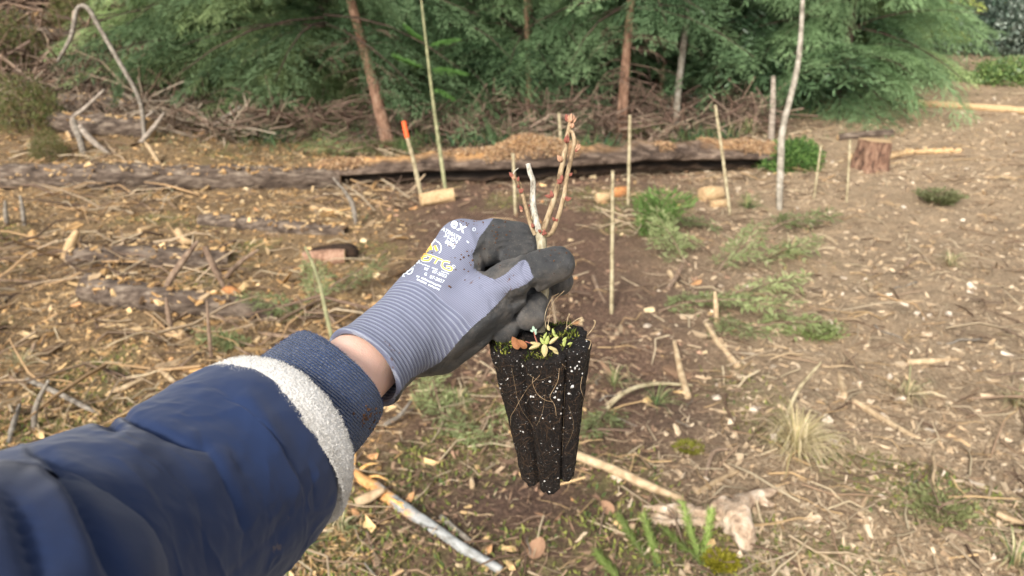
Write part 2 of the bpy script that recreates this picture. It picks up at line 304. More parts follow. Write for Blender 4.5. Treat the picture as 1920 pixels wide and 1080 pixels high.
# thin twigs
def twigtemps(k, seed_, seg=4):
    r_ = np.random.RandomState(seed_); out = []
    for q in range(k):
        a = r_.randn(seg, 2) * 0.09; p = np.column_stack([np.linspace(-.5, .5, seg), np.cumsum(a[:, 0]), np.abs(np.cumsum(a[:, 1])) * 0.7]); p[:, 1] -= p[:, 1].mean()
        V, (Qd, T) = tube(p, np.array([0.016, 0.014, 0.012, 0.006][:seg]), 3, seg, caps=False); out.append(V)
    return np.array(out), Qd
TT, TQ = twigtemps(24, 3)
X, Y, r_ = samp(19000, 53, 0.45, y1=12); X, Y = thin(X, Y, r_, 0.7); n_ = len(X); c_ = palette(r_, n_, [(0.38, 0.29, 0.19), (0.24, 0.16, 0.10), (0.50, 0.40, 0.26), (0.12, 0.075, 0.05), (0.46, 0.31, 0.16)], (3, 3, 2.5, 2.5, 2)); s_ = (0.05 + 0.20 * r_.rand(n_) ** 2.5) * (1 + 0.04 * Y)
V, Q, cc = inst(TT, TQ, np.stack([X, Y, GZ(X, Y) + 0.006], -1), rotm(r_.rand(n_) * 6.3, r_.randn(n_) * 0.12, r_.rand(n_) * 6), np.stack([s_, s_ * 1.3, s_ * 1.2], -1), c_, r_)
stuff('twig_litter', V, Q, cc, M_litter, True)
# needles and straw
X, Y, r_ = samp(125000, 54, 0.35, y1=10); X, Y = thin(X, Y, r_, 0.75); n_ = len(X); c_ = litter_cols(r_, X, Y, 1.05); a = r_.rand(n_) * 6.3; d_ = np.stack([np.cos(a), np.sin(a), 0.25 * r_.randn(n_)], -1)
V, Q = blades(np.stack([X, Y, GZ(X, Y) + 0.006], -1), unit(d_), np.stack([-np.sin(a), np.cos(a), 0.3 * r_.randn(n_)], -1), (0.015 + 0.045 * r_.rand(n_) ** 1.5) * (1 + 0.05 * Y), 0.0009 + 0.0016 * r_.rand(n_))
stuff('needle_litter', V, Q, np.repeat(c_, 4, 0), M_litter)
# moss and low green growth
X, Y, r_ = samp(90000, 55, 0.3, y1=9); k = r_.rand(len(X)) < mmask(X, Y) * (0.35 + 0.65 * (vn(X * 6, Y * 6, 0, 4) > 0.5)); X, Y = X[k], Y[k]; n_ = len(X)
c_ = palette(r_, n_, [(0.16, 0.18, 0.045), (0.27, 0.28, 0.07), (0.10, 0.14, 0.045), (0.33, 0.28, 0.10)], (3, 2, 2, 1)); d_ = unit(np.stack([0.8 * r_.randn(n_), 0.8 * r_.randn(n_), np.ones(n_)], -1))
V, Q = blades(np.stack([X, Y, GZ(X, Y) - 0.002], -1), d_, unit(np.cross(d_, r_.randn(n_, 3))), 0.012 + 0.022 * r_.rand(n_), 0.0022 + 0.003 * r_.rand(n_))
M_green = colmat('low_green', 0.8, 0.3, 60, trans=0.25)
stuff('moss_patches', V, Q, np.repeat(c_, 4, 0), M_green)
# thin grass: dry straw-coloured and some green
X, Y, r_ = samp(60000, 56, 0.5, y1=13); g_ = fbm(X * 0.9 + 9, Y * 0.9, 0, 3, 17) + 0.14 * sstep(7.5, 9, Y) * sstep(-4, -2, X) - 0.12 * sstep(0.25, 0.5, X / Y); k = r_.rand(len(X)) < sstep(0.10, 0.30, g_) * 0.8; X, Y = X[k], Y[k]; n_ = len(X)
c_ = palette(r_, n_, [(0.21, 0.26, 0.09), (0.40, 0.35, 0.19), (0.15, 0.22, 0.09), (0.48, 0.42, 0.26), (0.18, 0.25, 0.15)], (2, 2, 2, 1.3, 1)); d_ = unit(np.stack([0.7 * r_.randn(n_), 0.7 * r_.randn(n_), np.ones(n_) * 0.8], -1))
V, Q = blades(np.stack([X, Y, GZ(X, Y)], -1), d_, unit(np.cross(d_, r_.randn(n_, 3))), 0.04 + 0.10 * r_.rand(n_) ** 1.5, 0.0015 + 0.002 * r_.rand(n_))
stuff('grass', V, Q, np.repeat(c_, 4, 0), M_green)
# ================================================================== conifers and undergrowth
def frondset(k, seed_, L=1.0, step=0.028, bl=0.05, bw=0.009, bstep=0.02, ang=55, subl=0.42, droop=0.30, up=0.12, hang=0.25, zj=0.35):
    """feathery flat sprays: returns list of (base, dir, side, len, wid, shade) arrays in a local frame, x outwards"""
    out = []
    for q in range(k):
        r_ = np.random.RandomState(seed_ + q); B, D_, Sd, Ln, Wd = [], [], [], [], []
        ts = np.arange(0.10, 1.0, step / L); y = 0.06 * np.sin(ts * 5 + q)
        for t in ts:
            p0 = np.array([L * t, 0.06 * math.sin(t * 5 + q) * L, L * (up * t - droop * t * t)]); sl = np.array([1, 0, up - 2 * droop * t])
            for sd_ in (-1, 1):
                l = L * subl * (1 - t) ** 0.7 * min(1, 0.35 + 2.5 * t) * (0.55 + 0.7 * r_.rand()) + 0.04
                a = math.radians(ang + 14 * r_.randn()); d0 = unit(sl * math.cos(a) + np.array([0, sd_ * math.sin(a), 0.06 * r_.randn()]))
                m = max(2, int(l / bstep)); u = (np.arange(m) + r_.rand(m)) / m; pp = p0 + d0 * (l * u)[:, None]; pp[:, 2] -= hang * l * u ** 2 + 0.0
                b = np.where(np.arange(m) % 2 == 0, 1, -1) * math.radians(38); dd = d0[None] * np.cos(b)[:, None] + np.cross([0, 0, 1.0], d0)[None] * np.sin(b)[:, None]
                dd[:, 2] += -hang * u + zj * r_.randn(m) * 0.5; dd = unit(dd); B.append(pp); D_.append(dd); Sd.append(unit(np.cross(dd, np.array([0, 0, 1.0]) + 0.5 * r_.randn(m, 3)))); Ln.append(bl * (0.6 + 0.8 * r_.rand(m))); Wd.append(bw * (0.7 + 0.6 * r_.rand(m)))
        out.append([np.concatenate(a) for a in (B, D_, Sd, Ln, Wd)])
    return out
def crown(name, fs, seed_, z0, z1, r0, r1, nb, m, pal, pitch=(0.15, -0.25), dens_top=0.45, lop=None, scale_j=0.3, woodm=None, woody=True):
    """a conifer crown: fronds on a trunk; the colour belongs to each spray's age (fresh tips lighter)"""
    r_ = np.random.RandomState(seed_); VV, CC, wood = [], [], []; ga = 2.39996
    for b in range(nb):
        u = (b + r_.rand()) / nb; z = z0 + (z1 - z0) * u ** 1.35; z = z0 + round((z - z0) / 0.42) * 0.42 + 0.05 * r_.randn(); R_ = (r0 + (r1 - r0) * ((z - z0) / (z1 - z0))) * (1 + scale_j * (r_.rand() - 0.5) * 2); yaw = b * ga + 0.5 * r_.randn(); 
        if lop is not None: R_ *= 1 + lop[1] * math.cos(yaw - lop[0])
        f = fs[r_.randint(len(fs))]; B, D_, Sd, Ln, Wd = f; pt = pitch[0] + (pitch[1] - pitch[0]) * r_.rand(); s_ = R_
        if s_ < 0.2: s_ = 0.2
        cy, sy, cp, sp = math.cos(yaw), math.sin(yaw), math.cos(pt), math.sin(pt); Rm = np.array([[cy, -sy, 0], [sy, cy, 0], [0, 0, 1]]) @ np.array([[cp, 0, -sp], [0, 1, 0], [sp, 0, cp]]); ro = 0.35 * r_.randn(); Rm = Rm @ np.array([[1, 0, 0], [0, math.cos(ro), -math.sin(ro)], [0, math.sin(ro), math.cos(ro)]])
        k = slice(None) if z < 2.6 else r_.rand(len(B)) < dens_top; lsc = 1.0 if z < 2.6 else 1.45
        V, _ = blades(B[k] * s_, D_[k], Sd[k], Ln[k] * (0.6 + 0.4 * s_) * lsc, Wd[k] * (0.6 + 0.4 * s_) * lsc); V = V @ Rm.T + [0, 0, z]; VV.append(V)
        ca, cb = np.array(pal[0]), np.array(pal[1]); mixv = np.clip(0.25 * r_.randn() + 0.15 + 0.6 * (B[k][:, :1] ** 2 + np.abs(B[k][:, 1:2])), 0, 1); CC.append(np.repeat((ca * (1 - mixv) + cb * mixv) * (0.72 + 0.5 * r_.rand()), 4, 0))
        if woody:
            pts = np.array([[0, 0, 0], [.3, 0, .03], [.6, 0, .0], [.95, 0, -.12]]) * s_; wood.append(tube(pts @ Rm.T + [0, 0, z], np.array([0.012, 0.009, 0.006, 0.002]) * (0.6 + 0.5 * s_), 3, 5, caps=False))
    V = np.vstack(VV); me = mesh(name, V, np.arange(len(V)).reshape(-1, 4), m, smooth=False, col=np.vstack(CC))
    wm = None
    if woody: Vw, Qw, _ = joinm(wood); wm = mesh('branches', Vw, Qw, woodm)
    return me, wm
M_needles = colmat('conifer_needles', 0.6, 0.40, 3, trans=0.38, spec=0.2, objvary=0.75)
M_leaves = colmat('evergreen_leaves', 0.42, 0.25, 6, trans=0.15, spec=0.45, objvary=0.2)
M_bark_red = simple('reddish_bark', [(0.32, (0.085, 0.045, 0.03)), (0.5, (0.27, 0.15, 0.095)), (0.7, (0.43, 0.28, 0.19))], 26, 0.9, 0.9, 60, 0.01, stretch=(1, 1, 0.35))
M_bark_dark = simple('dark_conifer_bark', [(0.32, (0.02, 0.013, 0.01)), (0.55, (0.07, 0.045, 0.032)), (0.75, (0.15, 0.10, 0.07))], 22, 0.9, 0.9, 60, 0.01, stretch=(1, 1, 0.35))
M_bark_pale = simple('pale_stem_bark', [(0.3, (0.12, 0.10, 0.075)), (0.5, (0.28, 0.245, 0.19)), (0.72, (0.46, 0.42, 0.35))], 18, 0.85, 0.6, 50, 0.006)
M_bark_olive = simple('olive_stem_bark', [(0.3, (0.12, 0.12, 0.06)), (0.55, (0.26, 0.25, 0.13)), (0.75, (0.40, 0.38, 0.22))], 18, 0.85, 0.5, 50, 0.005)
M_deadwood = simple('dead_wood', [(0.3, (0.12, 0.09, 0.07)), (0.5, (0.27, 0.22, 0.17)), (0.72, (0.42, 0.36, 0.30))], 30, 0.9, 0.8, 80, 0.006, stretch=(0.5, 0.5, 1))
FA = frondset(6, 100, bl=0.085, bw=0.0044, bstep=0.0125, step=0.030, ang=48, subl=0.50, droop=0.42, up=0.16, hang=0.45)
FB = frondset(6, 200, bl=0.055, bw=0.0044, bstep=0.0120, step=0.034, ang=58, subl=0.36, droop=0.26, up=0.05, hang=0.30)
FC = frondset(5, 300, bl=0.095, bw=0.0085, bstep=0.024, step=0.045, ang=52, subl=0.46, droop=0.34, up=0.20, hang=0.25, zj=0.7)
CR = {
 'feathery': crown('crown', FA, 1, 0.25, 6.5, 1.85, 0.5, 100, M_needles, ((0.110, 0.165, 0.062), (0.36, 0.45, 0.20)), (0.20, -0.30), woodm=M_bark_dark),
 'feathery2': crown('crown', FA, 2, 0.35, 6.2, 1.9, 0.5, 84, M_needles, ((0.085, 0.150, 0.066), (0.28, 0.40, 0.19)), (0.25, -0.35), woodm=M_bark_dark),
 'spruce': crown('crown', FB, 3, 0.62, 7.0, 1.6, 0.4, 115, M_needles, ((0.055, 0.105, 0.050), (0.22, 0.33, 0.16)), (0.12, -0.35), woodm=M_bark_dark),
 'highspruce': crown('crown', FB, 4, 1.30, 7.2, 1.55, 0.4, 95, M_needles, ((0.050, 0.100, 0.045), (0.23, 0.34, 0.16)), (0.10, -0.40), woodm=M_bark_dark),
 'dense': crown('crown', FC, 5, 0.35, 6.4, 1.7, 0.6, 100, M_leaves, ((0.030, 0.072, 0.036), (0.15, 0.24, 0.11)), (0.35, -0.25), woodm=M_bark_dark),
 'darkspruce': crown('crown', FB, 13, 0.4, 6.5, 1.7, 0.5, 90, M_needles, ((0.020, 0.042, 0.022), (0.075, 0.125, 0.060)), (0.15, -0.35), woodm=M_bark_dark),  # spruce palette darkened to paint shaded gaps between the front crowns
 'yellow': crown('crown', FC, 6, 0.85, 4.6, 1.25, 0.5, 70, M_leaves, ((0.16, 0.21, 0.04), (0.36, 0.40, 0.09)), (0.5, -0.25), woodm=M_bark_dark),
}
def deadtwigs(name, seed_, z0, z1, k, L):
    r_ = np.random.RandomState(seed_); pr = []
    for q in range(k):
        z = z0 + (z1 - z0) * r_.rand(); a = r_.rand() * 6.3; l = L * (0.3 + 0.9 * r_.rand()); d_ = np.array([math.cos(a), math.sin(a), 0.0]); p = [np.array([0, 0, z]), d_ * l * .4 + [0, 0, z + 0.02 * r_.randn()], d_ * l * .75 + [0.03 * r_.randn(), 0, z - 0.10 * l], d_ * l + [0, 0, z - 0.28 * l]]
        pr.append(tube(np.array(p), np.array([.008, .006, .004, .002]), 3, 6, caps=False))
        for w_ in range(3):
            u = 0.35 + 0.5 * r_.rand(); b = a + r_.randn() * 0.9; s0 = d_ * l * u + [0, 0, z - 0.1 * l * u]; pr.append(tube(np.array([s0, s0 + np.array([math.cos(b), math.sin(b), -0.2]) * l * 0.3, s0 + np.array([math.cos(b), math.sin(b), -0.5]) * l * 0.45]), np.array([.004, .003, .001]), 3, 4, caps=False))
    V, Q, _ = joinm(pr); return mesh(name, V, Q, M_deadtwig)
M_deadtwig = simple('dead_twig', [(0.3, (0.09, 0.055, 0.04)), (0.7, (0.24, 0.16, 0.115))], 10, 0.9, 0)
DT = [deadtwigs('dead_branches', 60 + k, 0.15, 1.35, 40, 0.60) for k in range(3)]
def trunkmesh(h, r, lean=(0, 0), m=None, seed_=0, bend=0.03):
    r_ = np.random.RandomState(seed_); z = np.linspace(-0.15, h, 9); p = np.column_stack([lean[0] * z + bend * np.cumsum(r_.randn(9)) * 0.25, lean[1] * z + bend * np.cumsum(r_.randn(9)) * 0.25, z]); p[:, :2] -= p[1, :2]
    rad = r * (1 - 0.75 * np.clip(z / h, 0, 1)); rad[0] *= 1.5; rad[1] *= 1.1; V, Q = tube(p, rad, 14, 90, rough=0.16, seed=seed_, fr=9); return mesh('trunk', V, Q, m)
tmesh = {}
def conifer(px, yd, kind, r, label, m=None, group='conifers at the edge of the clearing', h=7.2, lean=(0, 0), yaw=None, dead=None, sc=1.0, xw=None, cat='tree', name='conifer_tree'):
    x = (px - 960) / F * (yd * math.cos(PITCH) + 0.45) if xw is None else xw; z = float(H(x, yd)); r_ = np.random.RandomState(int(abs(px) * 7 + yd * 13) % 99991)
    t = thing(name, (x, yd, z), label, cat, group); m = m or M_bark_dark
    key = (round(r, 3), h, lean, m.name)
    if key not in tmesh: tmesh[key] = trunkmesh(h, r, lean, m, len(tmesh))
    part('trunk', tmesh[key], t); yw = r_.rand() * 6.3 if yaw is None else yaw
    cme, wme = CR[kind]; c = part('crown', cme, t); c.rotation_euler = (0, 0, yw); c.scale = (sc, sc, sc); b = part('branches', wme, t); b['kind'] = 'stuff'; b.rotation_euler = (0, 0, yw); b.scale = (sc, sc, sc)
    if lean != (0, 0):
        for o in (c, b): o.location = (lean[0] * 2.0, lean[1] * 2.0, 0)
    if dead and kind == 'highspruce' and m is M_bark_red:
        for o in (c, b): o.location = (o.location[0] * 1.2, 0, 0.12 if lean[0] < -0.1 else 0.30)
    if dead: d_ = part('dead_branches', DT[dead % 3], t); d_.rotation_euler = (0, 0, yw)
    return t
FG = 'conifers at the edge of the clearing'
conifer(375, 11.3, 'feathery', .07, 'feathery light green conifer behind the big curved dead branch at the left', sc=0.9)
conifer(460, 10.9, 'feathery2', .07, 'feathery light green conifer second from the left in the tree line')
conifer(590, 10.8, 'feathery', .08, 'drooping green conifer just left of the leaning red trunk')
b_ = G(705, 278); conifer(705, float(b_[1]), 'highspruce', .058, 'conifer with a bare reddish leaning trunk behind the orange-tipped cane', m=M_bark_red, lean=(-0.20, 0.0), dead=1, xw=float(b_[0]))
conifer(830, 10.9, 'feathery2', .055, 'mid green conifer between the leaning red trunk and the thin central trunk')
conifer(992, 10.7, 'spruce', .055, 'conifer with a thin brown trunk above the seedling', m=M_bark_red, dead=2)
conifer(1075, 11.0, 'spruce', .07, 'dark green conifer behind the seedling tip')
b_ = G(1166, 258); conifer(1166, float(b_[1]), 'highspruce', .056, 'conifer with a straight bare orange-brown trunk right of the seedling', m=M_bark_red, lean=(0.012, 0.0), dead=1, xw=float(b_[0]))
conifer(1235, 11.6, 'highspruce', .055, 'conifer with short red stem between the straight trunk and the pale birch', m=M_bark_red, dead=2)
conifer(1345, 10.7, 'dense', .07, 'dark glossy evergreen right of the pale birch stem', name='evergreen_tree')
conifer(1452, 11.0, 'dense', .08, 'dark glossy evergreen behind the broken snag', name='evergreen_tree')
conifer(1570, 10.3, 'feathery2', .06, 'green conifer whose boughs sweep down behind the right stump', sc=0.86)
conifer(1500, 12.2, 'feathery', .08, 'tall conifer standing behind the two dark evergreens')
conifer(1665, 14.5, 'yellow', .05, 'small yellow-green tree at the right end of the tree line', name='broadleaf_tree', m=M_bark_olive, h=4.8)
conifer(1730, 17.5, 'yellow', .05, 'yellow-green tree overhanging the far hedge', name='broadleaf_tree', m=M_bark_olive, h=4.8, sc=1.2)
conifer(215, 14.6, 'feathery', .07, 'pale green conifer rising from the left bank behind the log heap')
conifer(50, 16.8, 'feathery2', .07, 'conifer on top of the bank at the far left')
SG = 'conifers deeper in the wood behind the front trees'; lab = 'dark conifer deeper in the wood behind the front row of trees'
KN = {'darkspruce': 'spruce painted shade-dark', 'feathery2': 'feathery green conifer', 'dense': 'glossy dark evergreen', 'feathery': 'pale feathery conifer'}
def deeplab(kd, px, row): return '%s %s, %s' % (KN[kd], ('just behind the front row of trees', 'far back in the wood')[row], 'above the left logs' if px < 560 else 'above the rotten log' if px < 1420 else 'towards the right end')
for k, (px, y) in enumerate([(230, 14), (360, 12.9), (480, 12.6), (620, 12.5), (720, 12.8), (870, 13.0), (940, 13.4), (1040, 13.8), (1130, 13.0), (1200, 13.6), (1290, 12.8), (1390, 13.2), (1480, 14.4), (1590, 13.4)]):
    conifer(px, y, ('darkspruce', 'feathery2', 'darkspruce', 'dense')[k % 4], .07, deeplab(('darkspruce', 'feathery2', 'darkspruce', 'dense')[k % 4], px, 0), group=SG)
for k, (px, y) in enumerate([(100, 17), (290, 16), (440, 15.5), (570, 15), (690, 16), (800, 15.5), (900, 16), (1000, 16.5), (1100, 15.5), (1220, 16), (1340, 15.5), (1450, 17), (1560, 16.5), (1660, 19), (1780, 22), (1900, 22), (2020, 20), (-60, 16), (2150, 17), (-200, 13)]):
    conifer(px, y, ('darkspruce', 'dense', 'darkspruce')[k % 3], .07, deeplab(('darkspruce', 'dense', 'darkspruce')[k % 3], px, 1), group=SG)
r_ = np.random.RandomState(77); n_ = 60000; X = r_.uniform(-30, 30, n_); Y = r_.uniform(22, 28, n_) + np.abs(X) * 0.06; Z = r_.rand(n_) ** 1.2 * 8 * (0.75 + 0.5 * vn(X * 0.5, 0, 0, 2)); d_ = unit(np.stack([r_.randn(n_), r_.randn(n_), -0.4 + 0.5 * r_.randn(n_)], -1))
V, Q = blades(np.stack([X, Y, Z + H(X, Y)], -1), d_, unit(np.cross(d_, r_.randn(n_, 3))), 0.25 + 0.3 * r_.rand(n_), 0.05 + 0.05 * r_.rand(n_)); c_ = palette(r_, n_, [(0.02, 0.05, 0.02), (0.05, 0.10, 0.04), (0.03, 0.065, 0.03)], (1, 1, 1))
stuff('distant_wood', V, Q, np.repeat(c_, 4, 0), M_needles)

# leafy shrubs -------------------------------------------------------
def shrubmesh(name, seed_, n_, rad, pal, m, ll=0.06, lw=0.02, lump=0.35, upw=0.4, blade_dir=0.6):
    r_ = np.random.RandomState(seed_); d_ = unit(r_.randn(n_, 3) * [1, 1, 0.9] + [0, 0, 0.25]); d_[:, 2] = np.abs(d_[:, 2]); rr = (0.45 + 0.55 * r_.rand(n_) ** 0.6) * (1 + lump * 2 * fbm(d_[:, 0] * 2.2, d_[:, 1] * 2.2, d_[:, 2] * 2.2, 3, seed_)); B = d_ * rr[:, None] * np.array(rad)
    dd = unit(d_ * blade_dir + 0.8 * r_.randn(n_, 3) + [0, 0, upw]); V, Q = blades(B, dd, unit(np.cross(dd, r_.randn(n_, 3))), ll * (0.6 + 0.8 * r_.rand(n_)), lw * (0.6 + 0.8 * r_.rand(n_)))
    c_ = palette(r_, n_, pal, [1] * len(pal)); return mesh(name, V, Q, m, smooth=False, col=np.repeat(c_, 4, 0))
def shrubstem(seed_, h, k=7, m=None, r=0.009, spread=0.5):
    r_ = np.random.RandomState(seed_); pr = []
    for q in range(k):
        a = r_.rand() * 6.3; s_ = spread * h * r_.rand(); pr.append(tube(np.array([[0, 0, -0.05], [math.cos(a) * s_ * .3, math.sin(a) * s_ * .3, h * .45], [math.cos(a) * s_, math.sin(a) * s_, h * (0.7 + 0.3 * r_.rand())]]), np.array([r, r * .7, r * .3]), 5, 8, caps=False))
    V, Q, _ = joinm(pr); return mesh('stems', V, Q, m or M_deadtwig)
def shrub(px, py, me, sm, label, cat='shrub', sc=1.0, yaw=0, name='shrub', group=None, at=None):
    b = G(px, py) if at is None else np.array([at[0], at[1], float(H(*at))]); t = thing(name, b, label, cat, group); f = part('foliage', me, t); s = part('stems', sm, t)
    for o in (f, s): o.rotation_euler = (0, 0, yaw); o.scale = (sc, sc, sc)
    return t
S_dark = shrubmesh('foliage', 1, 9000, (1.25, 0.9, 1.35), [(0.055, 0.090, 0.060), (0.10, 0.14, 0.105), (0.17, 0.21, 0.17), (0.035, 0.065, 0.04)], M_leaves, 0.075, 0.026)
S_grey = shrubmesh('foliage', 2, 7000, (1.1, 0.9, 1.3), [(0.16, 0.20, 0.16), (0.28, 0.32, 0.26), (0.09, 0.13, 0.09)], M_leaves, 0.09, 0.022)
S_low = shrubmesh('foliage', 3, 5000, (0.9, 0.55, 0.36), [(0.11, 0.18, 0.05), (0.19, 0.26, 0.08), (0.07, 0.13, 0.04)], M_leaves, 0.05, 0.014)
S_bright = shrubmesh('foliage', 4, 4200, (0.46, 0.32, 0.28), [(0.09, 0.17, 0.04), (0.16, 0.26, 0.07), (0.05, 0.10, 0.03)], M_needles, 0.045, 0.008)
ST1, ST2, ST3 = shrubstem(1, 1.2), shrubstem(2, 0.35), shrubstem(3, 1.3, m=M_bark_pale, r=0.03)
shrub(1790, 150, S_dark, ST1, 'dark rounded evergreen hedge bush at the back right, left of the grey-leaved one', at=(9.3, 16.2))
shrub(1740, 140, S_dark, ST1, 'dark hedge bush tucked behind the yellow-green tree', at=(8.0, 16.9), yaw=1.5)
shrub(1860, 150, S_grey, ST3, 'grey-green leaved bush with pale stems at the back right edge', at=(10.2, 15.6), yaw=2)
shrub(1960, 150, S_grey, ST3, 'grey-green bush cut by the right edge of the photo', at=(11.4, 16.2), yaw=4, sc=1.1)
shrub(2060, 150, S_dark, ST1, 'dark hedge bush beyond the right edge of the photo', at=(13.0, 16.8), yaw=3)
shrub(1850, 180, S_low, ST2, 'low bright green bush spreading above the long peeled pole', at=(8.0, 12.3), sc=1.0)
shrub(1740, 170, S_low, ST2, 'smaller low green bush near the left end of the long peeled pole', at=(6.9, 12.9), sc=0.62, yaw=2)
shrub(1475, 312, S_bright, ST2, 'bright green bushy plant at the right end of the dark hollow log', yaw=1)
S_scrub = shrubmesh('foliage', 5, 4200, (0.5, 0.45, 0.75), [(0.13, 0.15, 0.045), (0.20, 0.20, 0.08), (0.07, 0.10, 0.03), (0.20, 0.14, 0.07)], M_needles, 0.05, 0.007)
shrub(55, 245, S_scrub, ST1, 'olive green scrubby bush at the far left behind the long log', sc=0.85)
shrub(95, 300, S_scrub, ST2, 'small dull green bush at the left behind the long log', sc=0.42, yaw=2)
shrub(20, 130, S_scrub, ST1, 'dull green scrub on the slope at the upper left corner', sc=1.0, yaw=3)
shrub(150, 60, S_scrub, ST1, 'scrubby bush higher on the left bank', sc=0.9, yaw=5)

# standing stems ------------------------------------------------------
def pole(name, label, cat, pts, rpx, m, group=None, parts_=True, rough=0.1, dd=0.0, ns=10, seed_=0):
    """pts: photo pixels from the foot upwards; the foot stands on the ground, the rest rises above it at its distance"""
    b = G(*pts[0]); d0 = float(PX(b[None])[2][0]); pw = [b - [0, 0, 0.04]] + [P(x, y, d0 - dd * k) for k, (x, y) in enumerate(pts[1:])]; r = np.array(rpx if hasattr(rpx, '__len__') else [rpx] * len(pw)) * d0 / F
    V, Q = tube(np.array(pw) - b, r, ns, len(pw) * 10, rough=rough, seed=seed_, fr=10); o = link(name, mesh(name, V, Q, m)); o.location = b; return tag(o, label, cat, group)
pole('birch_tree', 'thin pale birch stem right of the straight orange-brown trunk, reaching out of the frame', 'tree', [(1265, 258), (1272, 170), (1282, 80), (1291, 0), (1296, -120), (1300, -300)], [7, 6.5, 6, 5.5, 4.5, 3], M_bark_pale, seed_=1)
pole('dead_sapling', 'tall pale dead sapling with a kink, in front of the bright green plant', 'tree', [(1462, 395), (1464, 300), (1468, 240), (1496, 120), (1505, 0), (1508, -90)], [5.5, 6.5, 6, 5.2, 3.8, 2.5], M_bark_pale, seed_=2)
pole('broken_snag', 'broken pale snag standing left of the kinked dead sapling', 'tree', [(1446, 262), (1449, 200), (1450, 143)], [6, 5.5, 4], M_deadwood, seed_=3)
pole('sapling', 'slender olive sapling stem standing right of the orange-tipped cane', 'tree', [(837, 362), (826, 290), (812, 190), (800, 90), (790, 0), (784, -60)], [4.0, 3.6, 3.0, 2.4, 1.8, 1.2], M_bark_olive, seed_=4)
pole('thin_trunk', 'thin brown conifer trunk right above the seedling tip', 'tree', [(994, 252), (991, 150), (988, 60), (985, -20), (982, -120)], [5.5, 5, 4.6, 4, 3], M_bark_red, seed_=21)
pole('thin_trunk', 'thin brown stem between the straight trunk and the pale birch', 'tree', [(1232, 236), (1238, 180), (1244, 130), (1250, 20)], [5, 4.6, 4, 3], M_bark_red, seed_=22)
pole('sapling', 'thin sapling stem under the yellow-green tree', 'tree', [(1651, 160), (1645, 110), (1641, 60)], [5, 4, 3.5], M_bark_olive, seed_=5)
M_cane = simple('cane', [(0.35, (0.17, 0.13, 0.07)), (0.5, (0.34, 0.28, 0.165)), (0.7, (0.47, 0.41, 0.27))], 25, 0.7, 0.2, 60, 0.002)
n = NT('orange_paint'); M_orange = n.done((0.85, 0.12, 0.03), 0.6)
CG = 'planting canes standing in the clearing'
cane0 = pole('planting_cane', 'planting cane with a bright orange painted tip', 'cane', [(791, 366), (775, 300), (763, 257)], [4.2, 4.0, 3.8], M_cane, CG, seed_=6)
b_ = G(791, 366); d0 = float(PX(b_[None])[2][0]); V, Q = tube(np.array([P(764, 259, d0), P(760.5, 245, d0), P(757, 228, d0)]) - b_, np.array([4.4, 4.4, 4.2]) * d0 / F, 10, 9); part('orange_tip', mesh('orange_tip', V, Q, M_orange), cane0)
for f_, t_, l_ in (((1147, 588), (1149, 320), 'tall pale planting cane in front, just right of the seedling'), ((1178, 385), (1181, 216), 'planting cane crossing the dark hollow log right of the seedling'), ((1371, 404), (1341, 197), 'leaning planting cane left of the kinked dead sapling'),
                   ((967, 402), (962, 288), 'short planting cane behind the left branch of the seedling'), ((1054, 300), (1048, 212), 'short cane behind the forked top of the seedling'), ((1588, 380), (1594, 262), 'thin cane in front of the right stump'), ((1526, 372), (1540, 270), 'thin leaning cane left of the right stump'),
                   ((1225, 250), (1228, 214), 'far short cane beside the orange-brown trunk')):
    d_ = 3.3 if 'tall pale' in l_ else 2.9 if 'thin' not in l_ and 'far' not in l_ else 2.0
    pole('planting_cane', l_, 'cane', [f_, ((f_[0] + t_[0]) / 2, (f_[1] + t_[1]) / 2), t_], [d_ * 1.15 if 'tall' in l_ else d_, d_, d_ * 0.95], M_cane, CG, seed_=7)
# fresh growth on the sapling
b_ = G(837, 362); d0 = float(PX(b_[None])[2][0])
r_ = np.random.RandomState(9); VV = []
for q, (x, y, s_, a) in enumerate([(803, 130, .34, 0.1), (800, 128, .30, 3.0), (806, 85, .25, 0.4), (798, 80, .22, 2.7), (812, 165, .2, 6.0)]):
    B, D_, Sd, Ln, Wd = FB[q % 6]; Rm = np.array([[math.cos(a), 0, -math.sin(a)], [0, 1, 0], [math.sin(a), 0, math.cos(a)]]); V, _ = blades(B * s_, D_, Sd, Ln * 0.6, Wd * 0.7); VV.append(V @ Rm.T + P(x, y, d0) - b_)
V = np.vstack(VV); me = mesh('leafy_sprays', V, np.arange(len(V)).reshape(-1, 4), M_needles, smooth=False, col=np.array([0.10, 0.20, 0.05])); sap = bpy.data.objects['sapling']; part('leafy_sprays', me, sap)
# ================================================================== logs, stumps, brash
def woodend(name, cols):
    n = NT(name); rings = n.n('ShaderNodeTexWave', 1, {'wave_type': 'RINGS', 'rings_direction': 'SPHERICAL'}, Scale=22, Distortion=3, Detail=2, Vector=n.co())
    return n.done(n.mix(n.math('MULTIPLY', rings, 0.5), n.ramp(n.noise(40, 4), [(0.3, cols[0]), (0.7, cols[1])]), cols[2]), 0.85, n.bump(n.noise(90, 4), 0.5, 0.004))
M_end = woodend('cut_wood', ((0.42, 0.27, 0.13), (0.62, 0.45, 0.26), (0.30, 0.18, 0.08)))
M_endo = woodend('orange_cut_wood', ((0.42, 0.17, 0.06), (0.58, 0.28, 0.11), (0.26, 0.09, 0.03)))
M_logbark = simple('log_bark', [(0.32, (0.024, 0.017, 0.012)), (0.47, (0.085, 0.060, 0.044)), (0.58, (0.165, 0.125, 0.092)), (0.72, (0.31, 0.25, 0.185))], 26, 0.95, 1.0, 45, 0.02, stretch=(0.28, 1, 1), detail=8)
